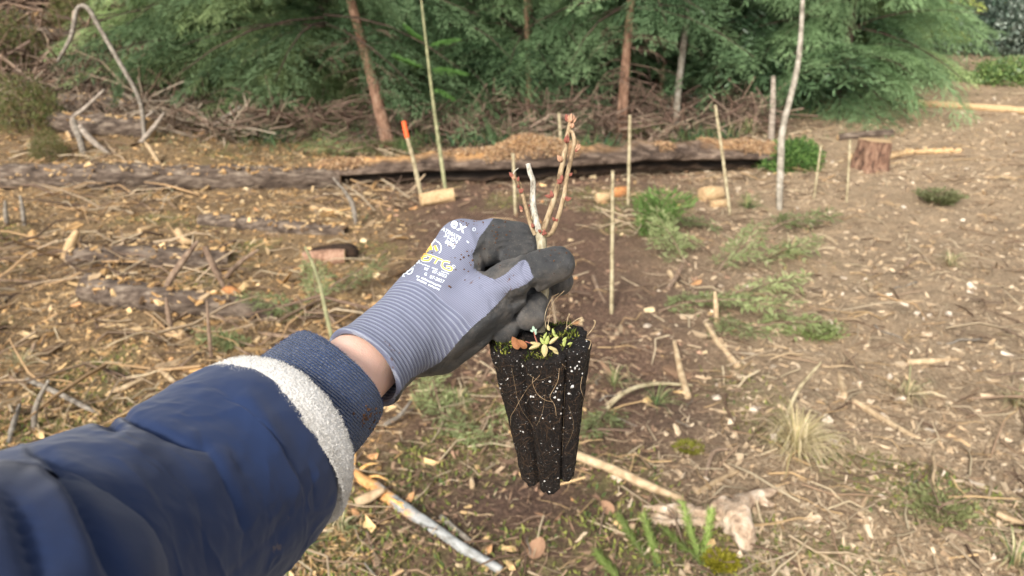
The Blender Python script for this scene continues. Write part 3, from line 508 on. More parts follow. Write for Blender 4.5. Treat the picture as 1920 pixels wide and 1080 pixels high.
n = NT('rotten_log'); v = n.co('Object', (0.25, 1, 1)); nz_ = n.noise(16, 8, 0.7, v); wood_c = n.ramp(nz_, [(0.30, (0.020, 0.014, 0.010)), (0.48, (0.085, 0.058, 0.042)), (0.62, (0.20, 0.145, 0.105)), (0.76, (0.34, 0.26, 0.19))])
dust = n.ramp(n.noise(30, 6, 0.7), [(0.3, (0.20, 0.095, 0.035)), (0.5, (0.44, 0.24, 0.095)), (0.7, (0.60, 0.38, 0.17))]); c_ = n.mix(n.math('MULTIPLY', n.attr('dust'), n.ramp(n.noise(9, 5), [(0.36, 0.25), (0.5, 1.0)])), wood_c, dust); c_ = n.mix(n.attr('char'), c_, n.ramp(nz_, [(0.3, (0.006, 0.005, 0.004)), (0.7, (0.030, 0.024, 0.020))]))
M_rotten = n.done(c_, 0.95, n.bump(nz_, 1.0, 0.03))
def lying(pts, lift=None, exact=False):
    out = []
    for x, y, r in pts:
        g = G(x, y); d_ = float(PX(g[None])[2][0]); out.append([*(g + [0, 0, r * d_ / F * (0.72 if lift is None else lift)]), r * d_ / F])
    return np.array(out)
def log(pts, label, m=M_logbark, endm=M_end, rough=0.22, name='fallen_log', cat='log', ns=28, n_=140, seed_=0, ends=(True, True), group=None, lift=None, arr=None, fr=5):
    a = lying(pts, lift) if arr is None else arr; b = a[len(a) // 2, :3].copy(); b[2] = float(H(b[0], b[1])); t = thing(name, b, label, cat, group)
    def ridg(R, an, p):
        s = np.concatenate([[0], np.cumsum(np.linalg.norm(np.diff(p, axis=0), axis=1))])[:, None]
        return R * (1 + 0.16 * fbm(np.cos(an)[None] * 5 + seed_, np.sin(an)[None] * 5, s * 2.0, 3, seed_ + 7) + 0.22 * np.maximum(0, fbm(s * 3.1 + seed_, an[None] * 0.9, 0, 2, seed_ + 3) - 0.12) * 3)
    V, (Q, T) = tube(a[:, :3] - b, a[:, 3], ns, n_, rough=rough, seed=seed_, fr=fr, rfun=ridg); part('bark', mesh('bark', V, [Q], m), t)
    for e, (k, s_) in zip(ends, ((0, -1), (1, 1))):
        if not e: continue
        ring = V[:ns] if k == 0 else V[(n_ - 1) * ns:n_ * ns]; c = ring.mean(0); ax_ = unit(c - (V[ns:2 * ns].mean(0) if k == 0 else V[(n_ - 2) * ns:(n_ - 1) * ns].mean(0)))
        rg = [c + (ring - c) * f + ax_ * o_ for f, o_ in ((1.0, 0.0), (0.93, 0.004), (0.6, 0.005 ), (0.25, 0.003))]; W = np.vstack(rg + [c[None] + ax_ * 0.004]); j = np.arange(ns); j2 = (j + 1) % ns
        Qe = np.vstack([np.stack([q * ns + j, q * ns + j2, (q + 1) * ns + j2, (q + 1) * ns + j], -1) for q in range(3)]); Te = np.stack([3 * ns + j, 3 * ns + j2, np.full(ns, 4 * ns)], -1); part('cut_end', mesh('cut_end', W, [Qe, Te], endm), t)
    return t
log([(-160, 352, 24), (60, 350, 25), (200, 352, 26), (360, 352, 25), (520, 352, 23), (640, 350, 20)], 'long grey-barked log lying across the left of the clearing', rough=0.28, seed_=1, n_=260, ns=36)
# the rotten hollow log: raised trunk with an undercut underside, the shade there painted near black
a = []
for x, y, r, h in ((600, 352, 20, .04), (700, 354, 25, .07), (800, 352, 27, .08), (900, 350, 29, .08), (1000, 347, 30, .08), (1100, 342, 29, .08), (1200, 336, 29, .09), (1300, 331, 28, .09), (1380, 326, 27, .07), (1450, 319, 22, .03)):
    g = G(x, y); d_ = float(PX(g[None])[2][0]); rr = r * d_ / F; a.append([*(g + [0, 0.12, rr * 0.62 + h]), rr])
a = np.array(a); b = a[4, :3].copy(); b[2] = float(H(b[0], b[1])); rot = thing('rotten_log', b, 'big rotten log with a dark hollow underside and orange crumbled wood on top', 'log')
def rotr(R, an, p): return R
V, (Q, T) = tube(a[:, :3] - b, a[:, 3], 72, 420, rough=0.42, seed=5, fr=6)
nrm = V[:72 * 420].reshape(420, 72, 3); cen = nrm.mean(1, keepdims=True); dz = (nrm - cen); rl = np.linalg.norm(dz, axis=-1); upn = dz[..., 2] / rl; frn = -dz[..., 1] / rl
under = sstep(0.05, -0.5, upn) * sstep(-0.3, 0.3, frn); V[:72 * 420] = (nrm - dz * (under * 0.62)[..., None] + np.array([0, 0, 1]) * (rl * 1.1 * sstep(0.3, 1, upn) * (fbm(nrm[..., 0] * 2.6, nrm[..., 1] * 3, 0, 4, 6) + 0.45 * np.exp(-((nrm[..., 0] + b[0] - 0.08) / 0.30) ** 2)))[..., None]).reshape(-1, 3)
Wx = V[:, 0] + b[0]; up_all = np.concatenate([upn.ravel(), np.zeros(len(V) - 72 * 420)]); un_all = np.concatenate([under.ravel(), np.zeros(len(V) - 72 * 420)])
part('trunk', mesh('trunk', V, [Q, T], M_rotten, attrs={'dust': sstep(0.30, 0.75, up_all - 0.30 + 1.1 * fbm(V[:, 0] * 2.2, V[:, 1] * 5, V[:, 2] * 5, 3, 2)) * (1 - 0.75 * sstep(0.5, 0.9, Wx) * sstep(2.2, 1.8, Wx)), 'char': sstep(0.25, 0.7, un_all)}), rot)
r_ = np.random.RandomState(21); k = np.where((up_all > 0.5) & (fbm(V[:, 0] * 1.6, V[:, 1] * 4, V[:, 2] * 4, 3, 12) + 0.12 * sstep(1.2, -0.5, Wx) - 0.14 * sstep(0.4, 0.9, Wx) * sstep(2.0, 1.6, Wx) > 0.02))[0]; k = k[r_.randint(len(k), size=16000)]; pos = V[k] + r_.randn(len(k), 3) * [0.02, 0.02, 0.010]
Vd, Qd, cc = inst(boxtemps(10, 8), BOXF, pos, rotm(r_.rand(len(k)) * 6.3, r_.randn(len(k)) * .5, r_.randn(len(k)) * .5), np.stack([0.006 + 0.014 * r_.rand(len(k)) ** 2] * 2 + [0.005 + 0 * r_.rand(len(k))], -1), palette(r_, len(k), [(0.36, 0.22, 0.115), (0.48, 0.32, 0.175), (0.22, 0.125, 0.07), (0.33, 0.24, 0.155)], (3, 2, 2, 1)), r_)
o = part('crumbled_wood', mesh('crumbled_wood', Vd, Qd, M_litter, smooth=False, col=cc), rot); o['kind'] = 'stuff'
log([(172, 556, 27), (240, 572, 27), (330, 583, 25), (430, 590, 22), (520, 598, 15)], 'dark short log with a pale sawn end, lying left of the glove cuff', seed_=2, ends=(True, False))
log([(135, 492, 20), (240, 492, 24), (340, 494, 22), (430, 492, 16)], 'weathered log half buried in chips behind the dark short log', seed_=3, ends=(False, False), lift=0.35)
log([(380, 418, 14), (470, 428, 16), (560, 436, 15), (650, 440, 12)], 'thin weathered log half buried in chips, behind the wrist', seed_=4, ends=(False, False), lift=0.4)
log([(572, 494, 13), (612, 494, 15), (648, 492, 15)], 'short reddish billet with orange split wood behind the glove print', m=M_bark_red, seed_=5, ends=(False, True), n_=50)
M_hol = simple('charred_wood', [(0.3, (0.010, 0.006, 0.004)), (0.7, (0.05, 0.028, 0.016))], 40, 0.95, 0.8)
log([(590, 488, 14), (652, 486, 17), (664, 484, 12)], 'dark burnt stub at the end of the reddish billet', m=M_hol, endm=M_hol, seed_=15, n_=30)
log([(790, 385, 13), (822, 380, 14), (851, 376, 14)], 'pale sawn billet lying in front of the rotten log', m=M_end, seed_=6, n_=50)
for x, y, r, dx, l_ in ((1332, 375, 15, 16, 'largest pale round of cut wood right of the tall cane'), (1350, 388, 8, 14, 'small pale cut piece beside the largest round'), (1130, 378, 10, 12, 'pale cut chunk left of the tall cane'), (1160, 368, 10, 13, 'orange cut chunk right behind the tall cane')):
    log([(x - dx, y + 2, r), (x, y, r * 1.05), (x + dx, y - 3, r * 0.9)], l_, m=M_end if 'orange' not in l_ else M_endo, seed_=int(x), n_=24, name='wood_chunk', cat='wood', ns=12)
log([(420, 560, 10), (432, 556, 12), (450, 560, 8)], 'small orange cut chunk beside the dark short log', m=M_endo, seed_=31, n_=20, name='wood_chunk', cat='wood', ns=12)
log([(318, 630, 10), (332, 632, 12), (346, 637, 8)], 'small pale wood knot lying above the fleece edge of the sleeve', m=M_end, seed_=32, n_=20, name='wood_chunk', cat='wood', ns=12)
# heap of logs on the left bank
HG = 'logs heaped on the left bank'
for k, (x1, y1, x2, y2, r, l_) in enumerate([(105, 245, 285, 258, 19, 'lowest log of the heap on the left bank'), (112, 208, 268, 222, 19, 'middle log of the heap on the left bank, above the lowest'), (105, 180, 262, 190, 17, 'topmost dark log of the heap on the left bank'), (60, 132, 205, 150, 12, 'brown log on the slope above the left heap'), (20, 72, 165, 84, 14, 'log high up the slope at the upper left'), (-30, 108, 110, 100, 12, 'brown log sloping up at the left edge above the scrubby bush'), (70, 40, 190, 62, 12, 'thin log near the top of the left slope'), (-40, 30, 70, 45, 14, 'log at the very top left corner of the slope'), (130, 262, 230, 240, 9, 'thin log slanting in front of the left heap')]):
    log([(x1, y1, r), ((x1 + x2) / 2, (y1 + y2) / 2, r * 1.1), (x2, y2, r)], l_, seed_=40 + k, group=HG, n_=60)
log([(1668, 193, 5), (1760, 200, 6), (1860, 208, 6.5), (1960, 216, 7)], 'long peeled orange-tan pole lying across the upper right', m=M_end, name='peeled_pole', cat='pole', n_=80, rough=0.1, seed_=8, ns=12)
log([(1570, 262, 6), (1650, 256, 7), (1672, 254, 7)], 'grey log behind the right stump', m=M_logbark, seed_=9, n_=30, ns=14)
log([(1590, 300, 6), (1640, 306, 6.5), (1700, 290, 5), (1800, 286, 5)], 'thin pale split log running right from the stump', m=M_end, seed_=10, n_=50, ns=12, ends=(False, False))
# stump
b = G(1632, 315); d_ = float(PX(b[None])[2][0]); ru = 31 * d_ / F; stp = thing('tree_stump', b, 'sawn stump with reddish bark at the right, left of the pale slope', 'stump')
def rs(R, an, p): return R * (1 + 0.10 * np.sin(an * 5)[None] + 0.45 * np.exp(-(p[:, 2] - p[0, 2]) / 0.06)[:, None] * (1 + 0.5 * np.sin(an * 3 + 1))[None])
V, (Q, T) = tube(np.array([[0, 0, -0.05], [0, 0, 0.1], [0.01, 0, 0.2], [0.015, 0, 0.27]]), np.array([ru, ru * .95, ru * .9, ru * .9]), 40, 40, rough=0.12, seed=3, fr=12, rfun=rs); part('bark', mesh('bark', V, [Q], simple('stump_bark', [(0.35, (0.05, 0.028, 0.02)), (0.5, (0.20, 0.11, 0.07)), (0.7, (0.36, 0.23, 0.15))], 30, 0.95, 1.0, 60, 0.02, stretch=(1, 1, 0.3))), stp)
ring = V[39 * 40:40 * 40]; c = ring.mean(0); W = np.vstack([ring, c + (ring - c) * .5 + [0, 0, .006], c[None] + [0, 0, .004]]); j = np.arange(40); j2 = (j + 1) % 40; part('cut_top', mesh('cut_top', W, [np.stack([j, j2, 40 + j2, 40 + j], -1), np.stack([40 + j, 40 + j2, np.full(40, 80)], -1)], M_end), stp)

# sticks: each one a thing
M_greystick = simple('grey_stick', [(0.3, (0.08, 0.066, 0.05)), (0.5, (0.19, 0.16, 0.125)), (0.72, (0.36, 0.32, 0.26))], 30, 0.85, 0.5, 80, 0.003)
M_tanstick = simple('tan_stick', [(0.3, (0.26, 0.17, 0.09)), (0.55, (0.44, 0.32, 0.19)), (0.75, (0.60, 0.47, 0.30))], 30, 0.85, 0.5, 80, 0.003)
M_brstick = simple('brown_stick', [(0.3, (0.10, 0.06, 0.04)), (0.55, (0.22, 0.15, 0.10)), (0.75, (0.36, 0.27, 0.19))], 30, 0.9, 0.5, 80, 0.003)
def stick(label, pts, r, m, hs=None, name='dead_stick', cat='stick', group=None, seed_=0, twigs=0, rough=0.15):
    """pts: photo pixels where the stick meets the ground below it; hs: heights in metres above the ground there, projected along the ray"""
    out = []; hs = hs or [0] * len(pts); foot = G(*pts[int(np.argmin(hs))]); df = float(PX(foot[None])[2][0]); up_ = max(hs) >= 0.08
    for (x, y), h in zip(pts, hs):
        g = G(x, y); d_ = float(PX(g[None])[2][0])
        if up_: d_ = df - 0.15 * h; g = P(x, y, d_) - [0, 0, 0.02 if h == min(hs) else 0]
        elif h: k = (g[2] + h - CAM[2]) / (g[2] - CAM[2]); g = CAM + (g - CAM) * k; d_ *= k
        out.append([*(g + [0, 0, 0.5 * r * d_ / F]), r * d_ / F])
    a = np.array(out); a[-1, 3] *= 0.55; b = a[np.argmin(a[:, 2]), :3].copy(); V, Q = tube(a[:, :3] - b, a[:, 3], 9, len(a) * 8, rough=rough, seed=seed_ + len(label), fr=14); o = link(name, mesh(name, V, Q, m)); o.location = b; return tag(o, label, cat, group)
T_, Gy, Br, Dw = M_tanstick, M_greystick, M_brstick, M_deadwood
for l_, pts, r, m, hs in (
 ('big curved grey dead branch arching over the left log heap', [(272, 262), (262, 190), (225, 120), (190, 60), (165, 18), (145, 20), (134, 70), (108, 118)], 4.2, Gy, [.0, .5, .9, 1.2, 1.4, 1.4, 1.3, 1.0]),
 ('pale branch slanting up in front of the left log heap', [(152, 268), (135, 228), (160, 205), (196, 170)], 3.8, Dw, [0, .3, .4, .5]),
 ('curved pale branch below the feathery conifer at the left', [(155, 250), (200, 256), (245, 240), (290, 210)], 3.8, Dw, [.12, .15, .2, .35]),
 ('pale peeled branch sloping down to the long log at the left', [(150, 240), (175, 268), (205, 288)], 6, Dw, [.15, .1, .03]),
 ('grey stem standing behind the long log at the left', [(158, 290), (148, 255), (138, 225)], 6, Gy, [.0, .15, .3]),
 ('slanting pale stick between the left heap and the brush', [(262, 268), (290, 240), (308, 215)], 4.5, Dw, [.02, .12, .25]),
 ('short leaning stick crossing behind the long log', [(300, 308), (285, 285), (272, 268)], 4, T_, [.0, .08, .12]),
 ('grey stick leaning in the brush under the feathery conifers', [(390, 248), (420, 225), (452, 203)], 5, Gy, [.05, .15, .3]),
 ('short bent grey stick in the brush under the conifers', [(435, 260), (448, 243), (465, 236)], 5, Gy, [.05, .12, .15]),
 ('forked grey branch tip left of the rotten log', [(668, 425), (662, 385), (640, 350)], 3.5, Gy, [0, .1, .2]),
 ('second grey prong left of the rotten log', [(668, 420), (655, 375), (625, 335)], 3, Gy, [0, .12, .22]),
 ('long bent stick leaning over the dark short log', [(300, 578), (316, 535), (345, 490), (372, 455)], 6, Br, [.14, .2, .24, .2]),
 ('stick leading down from the forked brash to the orange chunk', [(385, 465), (402, 505), (425, 545)], 6, Br, [.15, .08, .03]),
 ('straight brown stick pointing up right of the long bent stick', [(415, 525), (450, 495), (485, 470)], 4.5, Br, [.03, .06, .1]),
 ('thin upright stick beside the small pale knot', [(322, 622), (316, 590), (312, 560)], 5, Br, [0, .08, .14]),
 ('thin upright stem above the fleece edge of the sleeve', [(396, 672), (392, 620), (388, 565)], 3.5, Br, [0, .12, .24]),
 ('pale split slab standing at the left end of the buried log', [(122, 485), (134, 460), (146, 436)], 9, M_end, [.02, .06, .1]),
 ('pale curl of split wood right of the buried log', [(335, 438), (345, 455), (362, 458)], 8, M_end, [.06, .03, .02]),
 ('pale flat strip of wood behind the buried log', [(262, 437), (278, 432), (292, 428)], 6, M_end, None),
 ('pale peeled stick running away from the wrist', [(585, 392), (620, 398), (660, 410)], 5, M_end, None),
 ('grey stick at the lower left, longest of the tangle above the sleeve', [(52, 715), (100, 735), (150, 760), (178, 775)], 5, Gy, [.02, .03, .03, .02]),
 ('bent grey stick crossing the tangle above the sleeve', [(62, 805), (68, 765), (92, 715)], 5, Gy, [0, .05, .1]),
 ('short tan stick in the tangle above the sleeve', [(60, 810), (100, 800), (118, 775)], 4, T_, None),
 ('straight tan stick lying above the elbow of the sleeve', [(200, 742), (235, 728), (270, 712)], 5, T_, [.0, .02, .03]),
 ('curved tan stick just above the jacket hem', [(298, 695), (320, 712), (340, 735)], 5, T_, None),
 ('thin grey stick leaning at the left edge', [(14, 840), (28, 790), (38, 760)], 5, Gy, [0, .03, .05]),
 ('thin pale stem standing at the left below the long log', [(46, 425), (43, 395), (38, 368)], 4, Gy, [0, .1, .16]),
 ('pale stem at the far left below the long log', [(12, 420), (11, 400), (10, 378)], 4, Gy, [0, .08, .14]),
 ('tan upright splinter right of the soil plug', [(1290, 748), (1276, 700), (1264, 642)], 6.5, T_, [0, .02, .04]),
 ('brown slanting stick right of the soil plug above the splinter', [(1385, 692), (1350, 650), (1322, 608)], 6, T_, [0, .01, .04]),
 ('arching dry straw stem right of the soil plug', [(1120, 790), (1165, 742), (1220, 722), (1300, 724)], 4, M_cane, [0, .05, .05, 0]),
 ('long pale stick running from the plug foot to the lower right', [(1075, 855), (1150, 885), (1215, 915), (1285, 942)], 9, T_, [.02, .02, .01, .0]),
 ('forked brown twig on the bare soil right of the plug', [(1322, 895), (1338, 850), (1368, 843)], 4, Br, [0, .03, .03]),
 ('tan stick lying behind the driftwood root', [(1305, 930), (1345, 905), (1385, 885)], 6, T_, None),
 ('thin tan stem curving up from the dry grass tuft', [(1470, 790), (1495, 735), (1540, 680)], 3.5, M_cane, [0, .06, .1]),
 ('pale split stick pointing down at the right middle', [(1583, 745), (1575, 710), (1572, 678)], 6, T_, None),
 ('long pale strip of wood right of the split stick', [(1700, 682), (1745, 680), (1800, 676)], 6, T_, None),
 ('long tan stick sloping through the right mulch', [(1600, 755), (1650, 785), (1700, 815), (1735, 830)], 6, T_, None),
 ('short pale stick end in the right mulch', [(1775, 820), (1800, 832), (1818, 840)], 7, M_end, None),
 ('pale forked stick at the right edge of the mulch', [(1868, 965), (1890, 975), (1925, 985)], 6, T_, [.02, .02, .01]),
 ('brown stick at the lower right in the mulch', [(1770, 995), (1800, 1005), (1830, 1022)], 6, Br, None),
 ('short upright tan stick end below the plug', [(886, 918), (885, 908), (884, 898)], 5, T_, [0, .01, .02]),
 ('tan stick pointing into the mossy ground right of the jacket', [(712, 1075), (700, 1040), (688, 1000)], 6, Br, None),
 ('short brown stick below the jacket sleeve', [(640, 1072), (668, 1060), (695, 1042)], 6, T_, None),
 ('pale grey stick end at the bottom edge below the sleeve', [(480, 1055), (520, 1075), (560, 1100)], 9, Gy, None),
 ('short slanting brown twig left of the green brash', [(1252, 545), (1268, 522), (1280, 498)], 5, Br, [0, .03, .06]),
 ('pale twig standing in the green brash right of the tall cane', [(1345, 612), (1342, 575), (1340, 548)], 4.5, T_, [0, .05, .08]),
 ('short pale stick behind the green brash', [(1255, 512), (1262, 525), (1272, 540)], 5, T_, None),
 ('brown stick behind the cane at the centre', [(1112, 520), (1122, 545), (1135, 570)], 4, Br, None),
 ('grey twig beside the knit cuff', [(720, 800), (750, 780), (772, 752)], 4, Gy, [0, .03, .05]),
): stick(l_, pts, r, m, hs)
# the snapped branch in front: grey bark with raw orange wood
n = NT('snapped_branch'); nx = n.noise(12, 3, 0.6); fib = n.noise(60, 5, 0.7, n.co('Object', (0.4, 0.4, 1)))
c_ = n.mix(n.ramp(n.math('ADD', nx, n.math('MULTIPLY', n.attr('raw'), 0.38)), [(0.66, 0.0), (0.76, 1.0)]), n.ramp(fib, [(0.3, (0.14, 0.135, 0.12)), (0.6, (0.36, 0.36, 0.34))]), n.ramp(fib, [(0.3, (0.36, 0.14, 0.04)), (0.6, (0.62, 0.34, 0.13))]))
M_snap = n.done(c_, 0.8, n.bump(fib, 0.7, 0.005))
a = lying([(652, 885, 9), (700, 920, 12), (760, 962, 12), (810, 995, 11), (870, 1035, 10), (940, 1075, 8)]); b = a[2, :3].copy(); sn = thing('snapped_branch', b, 'snapped grey branch with raw orange wood lying under the sleeve hem', 'branch')
V, Q = tube(a[:, :3] - b, a[:, 3], 14, 90, rough=0.3, seed=5, fr=18); part('stem', mesh('stem', V, Q, M_snap, attrs={'raw': sstep(0.10, -0.20, V[:, 0])}), sn)
n = NT('raw_orange_wood'); M_raw = n.done(n.ramp(n.noise(60, 4), [(0.3, (0.50, 0.22, 0.05)), (0.7, (0.78, 0.50, 0.20))]), 0.75, n.bump(n.noise(150, 3), 0.5, 0.003))
for k, (x, y, dx, dy, h, r) in enumerate([(655, 890, -8, -22, .05, 5), (664, 888, 6, -20, .05, 4), (670, 895, 40, -8, .04, 5), (690, 905, 38, 10, .03, 4), (660, 900, -12, 6, .03, 6), (735, 950, 45, 20, .015, 5), (720, 940, 50, 35, .02, 5)]):
    p0, p1 = G(x, y, 0.02), G(x + dx, y + dy, h); V, Q = tube(np.array([p0, (p0 + p1) / 2 + [0, 0, .012], p1]) - b, np.array([r, r * .8, r * .25]) * 1.9 / F, 7, 14, rough=0.3, seed=k, fr=30); part('splinter', mesh('splinter', V, Q, M_raw), sn)
stick('stub of pale wood sticking out below the snapped branch', [(668, 948), (695, 935), (720, 922)], 10, T_, [.0, .02, .04])
stick('short grey twig with orange end beside the snapped branch', [(828, 972), (850, 992), (872, 1010), (890, 1022)], 6, Gy, None)
# weathered root wood at the lower right
M_root2 = simple('bleached_root', [(0.32, (0.18, 0.11, 0.07)), (0.46, (0.46, 0.33, 0.22)), (0.66, (0.70, 0.57, 0.43))], 22, 0.85, 1.0, 50, 0.012, detail=8)
b = G(1340, 985); rt = thing('weathered_root', b, 'bleached forked root lump lying on the soil at the lower right', 'root')
for pts, rr in (([(1205, 958), (1260, 965), (1320, 978), (1370, 970), (1410, 945), (1455, 925)], [6, 13, 20, 22, 15, 7]), ([(1195, 978), (1240, 985), (1300, 990), (1350, 985)], [5, 8, 12, 15]), ([(1345, 972), (1372, 992), (1392, 1015), (1398, 1040)], [26, 34, 28, 10]), ([(1210, 968), (1270, 978), (1340, 980)], [4, 9, 14]), ([(1420, 938), (1436, 950), (1452, 948)], [10, 7, 3])):
    a = lying([(x, y, r * 0.85) for (x, y), r in zip(pts, rr)], 0.95); V, Q = tube(a[:, :3] - b, a[:, 3], 18, len(pts) * 14, rough=0.8, seed=len(pts) + int(rr[1]), fr=22); part('root_arm', mesh('root_arm', V, Q, M_root2), rt)
M_lleaf = simple('curled_dead_leaf', [(0.3, (0.22, 0.11, 0.06)), (0.7, (0.45, 0.28, 0.17))], 40, 0.8, 0.4, 200, 0.003, trans=0.1)
DLF = [leafm('dead_leaf', M_lleaf, .8, .5, 3), leafm('dead_leaf', M_lleaf, .6, .9, 8), leafm('dead_leaf', M_lleaf, .9, .3, 5)]
for k, (x, y, s_, l_) in enumerate([(1010, 970, .05, 'curled brown dead leaf just below the soil plug'), (1035, 985, .045, 'small curled leaf beside the one below the plug'), (1000, 1055, .07, 'broad tan dead leaf at the bottom edge below the plug'), (1150, 970, .05, 'dead leaf in front of the long pale stick'), (990, 1030, .04, 'dead leaf above the broad tan leaf'), (1105, 690, .05, 'pale dead leaf right of the plug rim')]):
    o = link('dead_leaf', DLF[k % 3]); g = G(x, y, 0.012); o.location = g; o.scale = (s_, s_, s_); o.rotation_euler = (1.35, 0.3, k * 1.3); tag(o, l_, 'leaf', 'dead leaves on the soil')
# loose sticks scattered all over: individuals sharing a handful of shapes
sm = []; scol = []
for k in range(10):
    r_ = np.random.RandomState(300 + k); p = np.column_stack([np.linspace(-.5, .5, 5), np.cumsum(r_.randn(5)) * 0.05, np.abs(r_.randn(5)) * 0.03]); V, Q = tube(p, np.array([.028, .026, .024, .02, .01]) * (0.7 + 0.6 * r_.rand()), 6, 10, rough=0.3, seed=k, fr=12); sm.append(mesh('loose_stick', V, Q, (T_, Br, Gy, T_, Br)[k % 5])); scol.append(('tan', 'brown', 'grey', 'tan', 'brown')[k % 5])
def stickplace(px, py, g):
    if px < 560: return ('chips beyond the arm, near the long left log' if py < 440 else 'chips between the left logs and the sleeve') if g[1] > 2.9 else 'ground close to the sleeve'
    if px < 1150: return 'bare soil in front of the rotten log' if py < 600 else 'mossy ground below the hand'
    return ('slope near the stump and canes' if py < 480 else 'mulch at the right middle' if py < 760 else 'mulch at the lower right')
r_ = np.random.RandomState(808); k = 0
while k < 210:
    px, py = r_.uniform(-100, 2000), r_.uniform(370, 1120) if k > 60 else r_.uniform(290, 520); g = G(px, py, 0.0); s_ = 0.07 + 0.17 * r_.rand() ** 2
    if g[1] > 10: continue
    if px < 1100 and g[1] < 2.6 and px < 650: continue
    q = r_.randint(10); o = link('loose_stick', sm[q]); g[2] = float(GZ(g[0], g[1])) + 0.012; o.location = g; o.scale = (s_, s_, s_); o.rotation_euler = (r_.rand() * 6, r_.randn() * 0.10, r_.rand() * 6.3); tag(o, 'short %s stick lying loose on the %s' % (scol[q], stickplace(px, py, g)), 'stick', 'loose broken sticks on the clearing floor'); k += 1

# brushwood under the trees
def brush(name, n_, xr, yr, zr, seed_, cols, L=(0.25, 0.9), rk=1.0):
    r_ = np.random.RandomState(seed_); TT2, TQ2 = twigtemps(20, seed_ + 1); X = r_.uniform(*xr, n_); Y = r_.uniform(*yr, n_); hgt = zr * (0.35 + 0.9 * vn(X * 1.4, Y * 1.4, 0, seed_)); Z = H(X, Y) + hgt * r_.rand(n_) ** 1.4; s_ = L[0] + (L[1] - L[0]) * r_.rand(n_) ** 2
    V, Q, cc = inst(TT2, TQ2, np.stack([X, Y, Z], -1), rotm(r_.rand(n_) * 6.3, r_.randn(n_) * 0.5, r_.rand(n_) * 6), np.stack([s_, s_ * 1.6, s_ * 1.6], -1) * [1, rk, rk], palette(r_, n_, cols, [1] * len(cols)), r_); return stuff(name, V, Q, cc, M_litter, True)
brush('brushwood', 4200, (-3.4, 3.2), (9.1, 10.9), 0.42, 91, [(0.19, 0.12, 0.09), (0.27, 0.18, 0.13), (0.34, 0.245, 0.18), (0.12, 0.08, 0.06), (0.38, 0.29, 0.20)], (0.25, 0.9), 0.6)
brush('brushwood', 1700, (-7.5, -3.0), (8.6, 10.2), 0.24, 92, [(0.22, 0.15, 0.105), (0.31, 0.23, 0.16), (0.13, 0.09, 0.065), (0.37, 0.30, 0.22)], (0.2, 0.8), 0.7)
brush('brushwood', 4200, (-9.5, -4.4), (9.6, 14.5), 0.55, 93, [(0.24, 0.16, 0.11), (0.33, 0.24, 0.17), (0.12, 0.08, 0.06)], (0.3, 1.1), 0.8)
r_ = np.random.RandomState(94); n_ = 9000; X = r_.uniform(-3.6, 4.2, n_); Y = r_.uniform(8.3, 10.4, n_); k = r_.rand(n_) < sstep(0.45, 0.7, vn(X * 1.3, Y * 1.3, 0, 95)); X, Y = X[k], Y[k]; n_ = len(X); d_ = unit(np.stack([0.7 * r_.randn(n_), 0.7 * r_.randn(n_), np.ones(n_)], -1))
V, Q = blades(np.stack([X, Y, H(X, Y)], -1), d_, unit(np.cross(d_, r_.randn(n_, 3))), 0.10 + 0.2 * r_.rand(n_), 0.004 + 0.005 * r_.rand(n_)); stuff('undergrowth', V, Q, np.repeat(palette(r_, n_, [(0.07, 0.13, 0.05), (0.13, 0.19, 0.07), (0.22, 0.22, 0.10), (0.05, 0.10, 0.055)], (2, 2, 1, 2)), 4, 0), M_green)

# chips and twigs caught on top of the logs
r_ = np.random.RandomState(66); pc = []
for o in [o for o in bpy.data.objects if o.name.split('.')[0] == 'bark' and o.parent and o.parent.name.split('.')[0] == 'fallen_log' and max(o.dimensions) > 0.8]:
    co = np.zeros(len(o.data.vertices) * 3, np.float32); o.data.vertices.foreach_get('co', co); co = co.reshape(-1, 3) + np.array(o.parent.location); zc = co[:, 2] - np.interp(co[:, 0], *(lambda i: (co[i, 0], co[i, 2]))(np.argsort(co[:, 0]))) ; c0 = co[co[:, 2] > np.percentile(co[:, 2], 62)]; m = int(min(330, 12 + 75 * np.ptp(co[:, 0]))); pc.append(c0[r_.randint(len(c0), size=m)])
pos = np.vstack(pc); n_ = len(pos); s_ = 0.008 + 0.022 * r_.rand(n_) ** 2
V, Q, cc = inst(boxtemps(16, 9), BOXF, pos + [0, 0, 0.0], rotm(r_.rand(n_) * 6.3, r_.randn(n_) * .4, r_.randn(n_) * .4), np.stack([s_ * 2, s_ * .8, s_ * .5], -1), palette(r_, n_, GOLD, (3, 3, 3, 3, 2, 2)), r_); stuff('chips_on_logs', V, Q, cc, M_litter)

def lowslash(n_, seed_, xr, yr, L):
    r_ = np.random.RandomState(seed_); T3, TQ3 = twigtemps(24, seed_ + 1); X = r_.uniform(*xr, n_); Y = r_.uniform(*yr, n_); k = r_.rand(n_) < sstep(0.40, 0.62, vn(X * 0.9, Y * 1.3, 0, seed_)); X, Y = X[k], Y[k]; m = len(X); s_ = L[0] + (L[1] - L[0]) * r_.rand(m) ** 2
    V, Q, cc = inst(T3, TQ3, np.stack([X, Y, GZ(X, Y) + 0.012 + 0.05 * r_.rand(m) ** 2], -1), rotm(r_.rand(m) * 6.3, r_.randn(m) * 0.10, r_.rand(m) * 6), np.stack([s_, s_ * 1.5, s_ * 1.1], -1), palette(r_, m, [(0.26, 0.18, 0.12), (0.38, 0.28, 0.18), (0.15, 0.10, 0.07), (0.46, 0.36, 0.24), (0.42, 0.27, 0.14)], [1] * 5), r_); return stuff('slash', V, Q, cc, M_litter, True)
lowslash(4200, 131, (-6.0, 0.3), (2.7, 8.6), (0.12, 0.55)); lowslash(900, 141, (0.3, 3.2), (2.4, 7.5), (0.10, 0.40))
